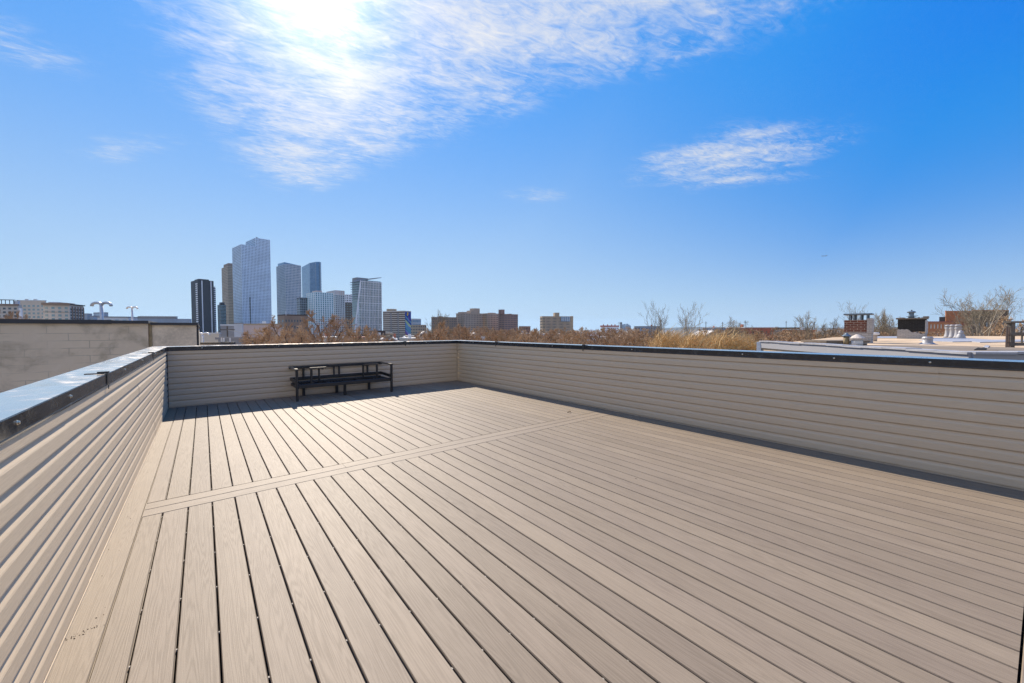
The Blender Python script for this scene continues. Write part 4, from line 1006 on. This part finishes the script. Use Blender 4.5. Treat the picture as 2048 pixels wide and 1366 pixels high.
build('coping', cp, M['silver'], nr); build('fascia', fc, M['k_fascia'], nr); build('roof_edge', ed, M['mud'], nr)
a = front[0]; b = MB(); b.box((a.x-.06, a.y-.02, -1.6), (a.x+.10, a.y+.12, .90)); build('corner_post', b, M['white'], nr)
# patched silver strip and a torn dark patch
def roofpatch(nm, m, pts, z, t=.02, wob=.0):
    b = MB(); rr = random.Random(len(pts)); b.prism([(p.x, p.y) for p in pts], z-t, z); build(nm, b, M[m], nr)
def rp(*l): return [gp(x, y, zr) for x, y in l]
roofpatch('silver_strip', 'silver', rp((1838,681.5),(1862,683),(1905,684.5),(1943,684),(1960,685.6),(2048,684),(2048,680),(1985,680.5),(1930,677.3),(1860,676.6)), zr+.03, .05)
roofpatch('silver_strip', 'silver', rp((1738,676.5),(1795,676.8),(1795,673.4),(1740,673.3)), zr+.028, .05)
roofpatch('torn_patch', 'under', rp((1948,702),(1956,697),(1962,698.3),(1968,696.8),(1973,699),(1970,701.8)), zr+.035, .03)
roofpatch('torn_patch', 'silver', rp((1966,696),(1972,692.5),(1980,693.5),(1976,697)), zr+.036, .03)

def at_roof(px, py): q = gp(px, py, zr); return V2((q.x, q.y))
DR, DF = V2((RGT.x, RGT.y)), V2((FWD.x, FWD.y))
def stack(name, lab, x0, x1, yb, yt, parts, dep=.7, rot=-5):
    "a chimney facing the viewer: photo columns x0..x1, foot at yb, top at yt"
    q = at_roof((x0+x1)/2, yb); Z = q.dot(DF); al = math.atan2(q.dot(DR), Z); wd = (x1-x0)/F*Z*math.cos(al); zt = zat((x0+x1)/2, yt, Z)
    r = thing(name, lab, 'chimney', (q.x, q.y, zr), math.atan2(DR.y, DR.x) - al + R(rot)); return r, wd, zt - zr, Z
# brick chimney with raised slab
r, wd, hh, Z = stack('chimney', 'red brick chimney with a raised blue grey slab on small posts', 1687, 1741, 686, 640, None)
b = MB(); b.box((-wd/2, 0, .42), (wd/2, .75, hh)); build('brick_stack', b, M['redbrick'], r, local=True)
b = MB(); b.box((-wd/2-.02, -.02, -.02), (wd/2+.02, .77, .42)); b.box((wd/2*.70, -.035, .40), (wd/2+.035, .79, .98)); build('whitewashed_base', b, M['whitebrick'], r, local=True)
b = MB(); b.bevbox((-wd/2-.03, -.05, hh+.20), (wd/2+.03, .80, hh+.26), .01); build('cap_slab', b, M['lead'], r, local=True)
for x in (-wd/2+.16, -wd/2+.30, wd/2-.30, wd/2-.12):
    for y in (.06, .66): b = MB(); b.box((x-.025, y-.025, hh), (x+.025, y+.025, hh+.20)); build('cap_post', b, M['lead'], r, local=True)
# tarred chimney with a metal ventilator
r, wd, hh, Z = stack('chimney', 'black tarred brick chimney with whitewashed lower half and metal ventilator', 1793, 1850, 677.5, 638.5, None)
b = MB(); b.box((-wd/2+.02, .02, .4), (wd/2-.02, .9, hh)); build('tarred_stack', b, M['blackbrick'], r, local=True)
b = MB(); nseg = 18; top = []
for i in range(nseg+1):
    u = i/nseg; z = hh*(.48 if u < .42 else .44 if u < .48 else .34 if u < .68 else .31 if u < .82 else .26) + .02*math.sin(i*2.3); top.append((-wd/2+u*wd, z))
for i in range(nseg):
    (xa_, za_), (xb_, zb_) = top[i], top[i+1]
    b.add([(xa_,-.012,-.02),(xb_,-.012,-.02),(xb_,-.012,zb_),(xa_,-.012,za_),(xa_,.93,-.02),(xb_,.93,-.02),(xb_,.93,zb_),(xa_,.93,za_)], [(0,1,2,3),(7,6,5,4),(3,2,6,7),(0,4,5,1)] + ([(0,3,7,4)] if i == 0 else []) + ([(1,5,6,2)] if i == nseg-1 else []))
b.box((wd/2-.018, .0, hh*.25), (wd/2+.03, .92, hh*.93)); build('whitewashed_base', b, M['whitebrick'], r, local=True)
b = MB(); b.box((-wd/2-.06, -.06, hh), (wd/2+.05, .98, hh+.06))
for i in range(9): x = -wd/2-.05 + i*(wd+.06)/8.3; b.box((x, -.05, hh+.061), (x+.12+.05*math.sin(i*2), .2, hh+.085+.02*math.sin(i*1.3)))
b.box((wd/2-.10, -.06, hh+.06), (wd/2+.10, .5, hh+.15)); build('crown', b, M['mud'], r, local=True)
b = MB(); b.lathe([(.13, hh+.05), (.13, hh+.14), (.21, hh+.15), (.21, hh+.17), (.115, hh+.18), (.11, hh+.36), (.17, hh+.37), (.19, hh+.42), (.14, hh+.46), (.05, hh+.48)], 12, (-.04, .45, 0)); build('ventilator', b, M['lead'], r, local=True, smooth=False)
b = MB(); b.box((.06, .40, hh+.19), (.24, .48, hh+.21)); b.box((-.06, .40, hh+.46), (0., .48, hh+.54)); build('vent_arm', b, M['lead'], r, local=True)
# small roof vents
def vent(name, lab, px, py, prof, m, capprof=None, cm=None, cat='roof vent', grp=None):
    q = at_roof(px, py); r = thing(name, lab, cat, (q.x, q.y, zr), 0, grp)
    b = MB(); b.lathe(prof, 16); build('pipe', b, M[m], r, local=True, smooth=True)
    if capprof: b = MB(); b.lathe(capprof, 16); build('cap', b, M[cm or m], r, local=True, smooth=False)
    return r
vent('vent_pipe', 'thin rusty vent pipe with conical hood in front of the brick chimney', 1692.5, 691.5, [(.075,0),(.075,.33)], 'rust', [(.12,.31),(.13,.33),(.05,.39),(.012,.43)], 'lead')
vent('roof_vent', 'squat drum vent with conical copper hood in front of the brick chimney', 1714, 692, [(.15,0),(.15,.24)], 'white', [(.21,.21),(.22,.26),(.12,.33),(.03,.385)], 'copper')
vent('roof_vent', 'short lidded stub pipe at the right foot of the brick chimney', 1746.5, 682.5, [(.13,-.02),(.14,.3)], 'copper', [(.20,.29),(.21,.37),(.17,.40)], 'white')
vent('vent_pipe', 'short silver coated pipe stub alone on the beige roof', 1855, 688.8, [(.30,-.01),(.20,.03),(.135,.08),(.13,.26),(.12,.28)], 'silver', [(.145,.19),(.15,.23),(.13,.26)], 'silver')
for k, (px, lab) in enumerate(((1896, 'leftmost of three silver coated pipes on the back kerb'), (1905.5, 'middle of three silver coated pipes on the back kerb'), (1916, 'rightmost of three silver coated pipes on the back kerb'))):
    vent('vent_pipe', lab, px, 675.5 + k*.5, [(.22,0),(.17,.1),(.135,.3),(.12,.72),(.14,.73),(.14,.77),(.09,.80)], 'silver', [(.15,.55),(.155,.60),(.14,.62)], 'silver', 'roof vent', 'three silver pipes in a row')
vent('vent_pipe', 'small silver bottle shaped vent right beside the three pipes', 1921.5, 677.3, [(.22,0),(.18,.1),(.16,.2),(.10,.28),(.09,.42),(.04,.46)], 'silver', [(.11,.30),(.115,.34),(.10,.36)], 'silver')
# flat hatch with corrugated side
q0, q1 = gp(1650, 691.3, zr), gp(1737, 690.5, zr); d = unit((q1-q0).xy); n = V2((-d.y, d.x)); L = (q1-q0).length
hq = thing('roof_hatch', 'low flat roof hatch with brown lid and pale crumbling side', 'roof hatch', (q0.x, q0.y, zr))
b = MB(); b.face_box(q0.xy, d, n, .06, L-.05, zr, zr+.10, .0, .9); build('hatch_frame', b, M['silver'], hq)
b = MB()
for i in range(22): b.face_box(q0.xy, d, n, .1+i*(L-.2)/22, .1+i*(L-.2)/22+.03+.03*math.sin(i*2.1)**2, zr+.002, zr+.03+.02*math.sin(i*1.3), -.06, .0)
build('sealant', b, M['under'], hq)
b = MB(); b.face_box(q0.xy, d, n, 0, L, zr+.10, zr+.17, -.05, .95); build('lid', b, M['mud'], hq)
# timber railing of the neighbour's deck
q = gp(2020.5, 695.5, zr); rl = thing('deck_railing', 'weathered grey timber deck railing at the right edge of the photo', 'railing', (q.x, q.y, zr)); P = q.xy; d = unit(DR*1. + DF*.10); n = V2((-d.y, d.x)); zt = zat(2020, 646, P.dot(DF))
b = MB(); b.face_box(P, d, n, -.07, .07, zr-.02, zt, -.05, .05); build('post', b, M['greywood'], rl)
for (z0, z1, nm) in ((zt, zt+.05, 'handrail'), (zat(2030, 668, P.dot(DF))-.045, zat(2030, 668, P.dot(DF))+.045, 'rail'), (zat(2030, 688, P.dot(DF))-.05, zat(2030, 688, P.dot(DF))+.04, 'rail')):
    b = MB(); b.face_box(P, d, n, -.16, 4., z0, z1, -.09, -.052 if nm != 'handrail' else .08); build(nm, b, M['greywood'], rl)
for i in range(20): b = MB(); b.face_box(P, d, n, .28+i*.14, .31+i*.14, zat(2030, 688, P.dot(DF)), zat(2030, 668, P.dot(DF)), -.07, -.04); build('baluster', b, M['greywood'], rl)
b = MB(); b.face_box(P, d, n, -.28, -.255, zr, zt-.1, -.10, -.07); b.face_box(P, d, n, -.20, -.18, zr, zt-.15, -.10, -.07)
for j in range(4): b.face_box(P, d, n, -.255, -.09, zr+.15+j*.22, zr+.165+j*.22, -.10, -.07)
build('iron_frame', b, M['k_dkbr'], rl)

# ------------------------------------------------------------------ bare winter trees
def grow_tree(seed, Ht, spread, up=.55, trunkfrac=.30, nmain=7, dens=1., rt=.19, multi=1, tw=.024, droop=0., lm=1., wb=1., rf=(.62,.55,.5,.6)):
    "recursive bare tree of height Ht: returns trunk and crown builders"
    rr = random.Random(seed); T, K = MB(), MB()
    def path(p, d, L, r0, r1, nseg, wob, lift):
        pts = [p.copy()]; rs = [r0]; d = d.copy()
        for i in range(nseg):
            d = (d + Vector((rr.gauss(0,wob), rr.gauss(0,wob), rr.gauss(0,wob)+lift))).normalized(); p = p + d*(L/nseg); pts.append(p.copy()); rs.append(r0+(r1-r0)*(i+1)/nseg)
        return pts, rs
    def side(d, ang):
        o = d.orthogonal().normalized(); o.rotate(__import__('mathutils').Quaternion(d, rr.uniform(0, 2*math.pi))); return (d*math.cos(ang) + o*math.sin(ang)).normalized()
    def rec(p, d, L, r, lev):
        n = (5, 5, 4, 3, 3)[lev]; pts, rs = path(p, d, L, r, max(r*.35, tw*.6), (5, 5, 4, 3, 2)[lev], (.07, .12, .16, .20, .22)[lev]*wb, (0, .05*up, .09*up, .12*up - droop, .10*up - droop)[lev])
        (T if lev < 3 else K).tube(pts, rs, n, False)
        if lev >= 4: return
        cnt = int(((nmain, 6, 6, 5)[lev])*(dens if lev else 1) + rr.random())
        for i in range(cnt):
            t = (trunkfrac + (1-trunkfrac)*(i+rr.random()*.8)/cnt) if lev == 0 else (.22 + .78*(i+rr.random())/cnt)
            k = min(len(pts)-2, int(t*(len(pts)-1))); f = t*(len(pts)-1) - k; q = pts[k].lerp(pts[k+1], min(1, f)); dd = (pts[k+1]-pts[k]).normalized()
            ang = (rr.uniform(.55, 1.0)*spread, rr.uniform(.45, .9), rr.uniform(.4, .9), rr.uniform(.4, .9))[lev]
            Lc = ((Ht*(1-t*.75)*rr.uniform(.50, .66)*lm), L*(1.05-t*.55)*rr.uniform(.45, .65), L*(1.05-t*.45)*rr.uniform(.42, .65), L*rr.uniform(.45, .7))[lev]
            rc = max(tw, rs[k]*rf[lev]) if lev < 3 else tw
            rec(q, side(dd, ang), Lc, rc, lev+1)
    for m in range(multi):
        d = Vector((0,0,1)) if multi == 1 else Vector((rr.uniform(-.28,.28), rr.uniform(-.28,.28), 1)).normalized()
        rec(Vector((rr.uniform(-.2,.2)*(multi>1), rr.uniform(-.2,.2)*(multi>1), 0)), d, Ht*(.74 if multi == 1 else rr.uniform(.7,.85)), rt, 0)
    zm = max([v[2] for v in K.v] or [1]); k = Ht/zm
    for mb in (T, K): mb.v = [(x*k, y*k, z*k) for x, y, z in mb.v]
    return T, K
PROTO = {}
def proto(key, Ht, tm, km, **kw):
    T, K = grow_tree(Ht=Ht, **kw); r = thing('bare_tree', 'bare tree', 'tree'); build('trunk', T, M[tm], r, local=True); build('crown', K, M[km], r, local=True); PROTO[key] = [r, Ht, False]
proto('a', 13, 'bark', 'twig', seed=1, spread=1.0, dens=1.2)
proto('b', 13, 'bark', 'twig', seed=2, spread=.9, dens=1.2, nmain=8)
proto('c', 13, 'bark', 'twig', seed=3, spread=1.1, dens=1.15, nmain=8, up=.8)
proto('d', 13, 'bark', 'twig', seed=4, spread=.8, dens=1.2, nmain=7, up=1.)
proto('far', 13, 'bark', 'twig', seed=6, spread=1.0, dens=.8, nmain=7, tw=.05)
proto('slim', 14, 'bark_pale', 'twig_grey', seed=8, spread=.32, dens=.62, nmain=10, up=1.3, tw=.011, rt=.15, trunkfrac=.62, lm=1.5, wb=.45, rf=(.45,.42,.5,.6))
proto('big', 14, 'bark_pale', 'twig_grey', seed=23, spread=.72, dens=.95, nmain=13, up=1.1, tw=.009, rt=.24, trunkfrac=.56, lm=1.5, wb=.7, rf=(.46,.42,.5,.6))
proto('thin', 13, 'bark', 'twig_grey', seed=12, spread=.6, dens=.85, nmain=10, up=1., tw=.012, trunkfrac=.55, lm=1.35, wb=.7, rf=(.45,.45,.5,.6))
tr = random.Random(77)
def tree(key, px, ytop, Z, lab, grp=None, wide=1., name=None):
    e = PROTO[key]; o = copy_tree(e[0]) if e[2] else e[0]; e[2] = True
    q = plan(px, Z); k = (zat(px, ytop, Z) - GZ)/e[1]; o.location = (q.x, q.y, GZ); o.scale = (k*wide, k*wide, k); o.rotation_euler = (0, 0, tr.uniform(0, 6.28)); tag(o, lab, 'tree', grp)
    return o
for key, px, y, Z, lab, wd in (
    ('b', 586, 629, 58, 'bushy brown bare tree in front of the purple brown building', 1.05), ('d', 652, 620, 75, 'tall bare tree in front of the turquoise glass block', 1.1), ('c', 622, 648, 46, 'brown bare tree low before the turquoise glass block', 1.), ('a', 545, 656, 50, 'rusty brown bare tree in front of the brown pink row house', 1.),
    ('a', 700, 648, 62, 'brown bare tree left of the white sail tower foot', .95), ('thin', 880, 616, 70, 'slender bare tree rising in front of the low brown slab', .75), ('d', 862, 640, 60, 'brown bare tree left of the slender tree before the brown slab', .8), ('c', 905, 646, 64, 'brown bare tree right below the stepped brick tower', 1.),
    ('slim', 1326, 598, 42, 'slim upright bare tree rising above the straw coloured willows', .75), ('slim', 1366, 600, 45, 'second upright bare tree just right of the slim one', .8), ('thin', 1478, 630, 70, 'small bare tree left of the striped red building', .8), ('thin', 1612, 620, 70, 'bare tree standing halfway between the silver parapet corner and the brick chimney', .8), ('thin', 1643, 634, 62, 'lower crooked bare tree just left of the brick chimney', .9),
    ('slim', 1716, 598, 66, 'twiggy bare tree rising behind the brick chimney', .75), ('thin', 1750, 617, 62, 'bare tree just right of the brick chimney', .6), ('thin', 1766, 614, 66, 'middle bare tree between the two chimneys', .6), ('thin', 1787, 620, 60, 'bare tree just left of the tarred chimney', .55),
    ('big', 1955, 570, 46, 'big spreading pale limbed bare tree in front of the orange brick building', .98), ('a', 2025, 628, 60, 'brown bare tree right behind the timber deck railing', 1.), ('c', 2, 592, 62, 'bare tree at the far left edge above the block wall', .8), ('a', 12, 618, 75, 'rusty bare tree low at the left edge above the block wall', .55), ('b', 56, 632, 120, 'small rusty tree before the recessed beige wing', .8)):
    tree(key, px, y, Z, lab, None, wd)
for (xa_, xb_, rows, grp, lab) in (
    (845, 1310, ((42, 10, 665), (58, 13, 659), (80, 15, 655), (112, 16, 655), (160, 16, 655), (240, 15, 656)), 'bare trees of the thicket beyond the far corner', 'bare brown tree in the thicket beyond the far deck corner'),
    (500, 760, ((44, 6, 672), (75, 8, 664), (140, 8, 660)), 'bare trees below the skyline', 'low bare brown tree below the skyline towers'),
    (1400, 1900, ((56, 13, 666), (80, 18, 659), (120, 20, 656), (190, 18, 655)), 'bare trees behind the neighbouring roof', 'bare brown tree behind the neighbouring beige roof'),
    (1840, 2080, ((48, 6, 664), (70, 6, 655)), 'bare trees before the orange brick buildings', 'low bare tree before the orange brick buildings')):
    for (Z, n_, yt) in rows:
        for i in range(n_):
            px = xa_ + (xb_-xa_)*(i+.5+tr.uniform(-.4, .4))/n_; y = yt + tr.uniform(-5, 6)*(70/Z)**.5
            tree(tr.choice('abcd') if Z < 120 else 'far', px, y, Z*tr.uniform(.92, 1.1), lab, grp, tr.uniform(.85, 1.15))

# straw-coloured willow tops: thousands of long pliant whips
def willow(px, Z, ytop, wpx, seed, lab, lean, n=950):
    rr = random.Random(seed); q = plan(px, Z); zt = zat(px, ytop, Z); wd = wpx/F*Z/2; r = thing('willow_tree', lab, 'tree', (q.x, q.y, GZ), 0, None)
    T = MB()
    for k in range(6):
        a = rr.uniform(0, 6.28); p0 = Vector((q.x, q.y, GZ)); p1 = p0 + Vector((math.cos(a)*wd*.25, math.sin(a)*wd*.25, (zt-GZ)*.45)); p2 = p0 + Vector((math.cos(a)*wd*.55, math.sin(a)*wd*.55, (zt-GZ)*.8))
        T.tube([p0, p1, p2], [.22, .13, .05], 6)
    build('trunk', T, M['bark'], r); K = MB()
    for k in range(n):
        a = rr.uniform(0, 6.28); rad = wd*math.sqrt(rr.random())*.95; edge = (rad/wd)**2
        x, y = rad*math.cos(a), rad*math.sin(a)*.8; top = (zt-1.0*edge - abs(rr.gauss(0,.7)) + (rr.random() < .10)*rr.uniform(0,.8))
        L = rr.uniform(1.6, 3.6); ln = Vector((rx.x, rx.y, 0))*(lean*rr.uniform(-.1, 1.4)) + Vector((x, y, 0))*(.10/wd*2) + Vector((rr.gauss(0,.30), rr.gauss(0,.30), 0))
        base = Vector((q.x+x, q.y+y, top-L)) - ln*L*.5; pts = []
        for i in range(5): t = i/4; pts.append(base + ln*(L*t*(.5+.5*t)) + Vector((0,0, L*(t*1.25 - .32*t*t))) + Vector((rr.gauss(0,.03), rr.gauss(0,.03), 0)))
        K.tube(pts, [.024, .022, .019, .015, .008], 3, False)
    build('crown', K, M['whip'], r)
willow(1338, 30, 653, 96, 1, 'straw coloured willow top, leftmost and under the upright trees', .5)
willow(1395, 27, 654, 96, 2, 'straw coloured willow top in the middle of the three', .7)
willow(1448, 25, 655, 90, 3, 'straw coloured willow top leaning right near the striped building', .8)
willow(1508, 24, 672, 50, 4, 'small straw coloured willow clump at the silver parapet corner', -.5, 500)
# little green-yellow shrub beside the pole
q = plan(449, 45); zt = zat(449, 681, 45); sh = thing('shrub', 'small yellow green shrub in front of the wooden utility pole', 'shrub', (q.x, q.y, GZ))
b = MB(); b.tube([(q.x, q.y, GZ), (q.x, q.y, zt-1)], [.09,.03], 6); build('stem', b, M['bark'], sh); b = MB(); rr = random.Random(3)
for k in range(900):
    v = Vector((rr.gauss(0,1), rr.gauss(0,1), rr.gauss(0,1))).normalized()*rr.random()**.4; p = Vector((q.x, q.y, zt-.9)) + Vector((v.x*.42, v.y*.42, v.z*.9)); u = Vector((rr.gauss(0,1), rr.gauss(0,1), rr.gauss(0,1))).normalized()*.05; w_ = u.orthogonal().normalized()*.03
    b.add([p-u, p+w_, p+u, p-w_], [(0,1,2,3)])
build('foliage', b, M['shrubm'], sh)
# ---- HAZE
hb = MB(); hb.box((-11600, -11600, GZ-3), (11600, 11600, 320))
hz_ = bpy.data.materials.new('pale_air'); hz_.use_nodes = True; hz_.node_tree.nodes.clear()
on = hz_.node_tree.nodes.new('ShaderNodeOutputMaterial'); pv = hz_.node_tree.nodes.new('ShaderNodeVolumePrincipled')
pv.inputs['Color'].default_value = (.52, .74, 1., 1); pv.inputs['Density'].default_value = 3.2e-5; pv.inputs['Anisotropy'].default_value = .2
hz_.node_tree.links.new(pv.outputs[0], on.inputs['Volume'])
tag(build('haze', hb, hz_), 'thin pale air that fades the far city and hills', 'haze', kind='stuff')
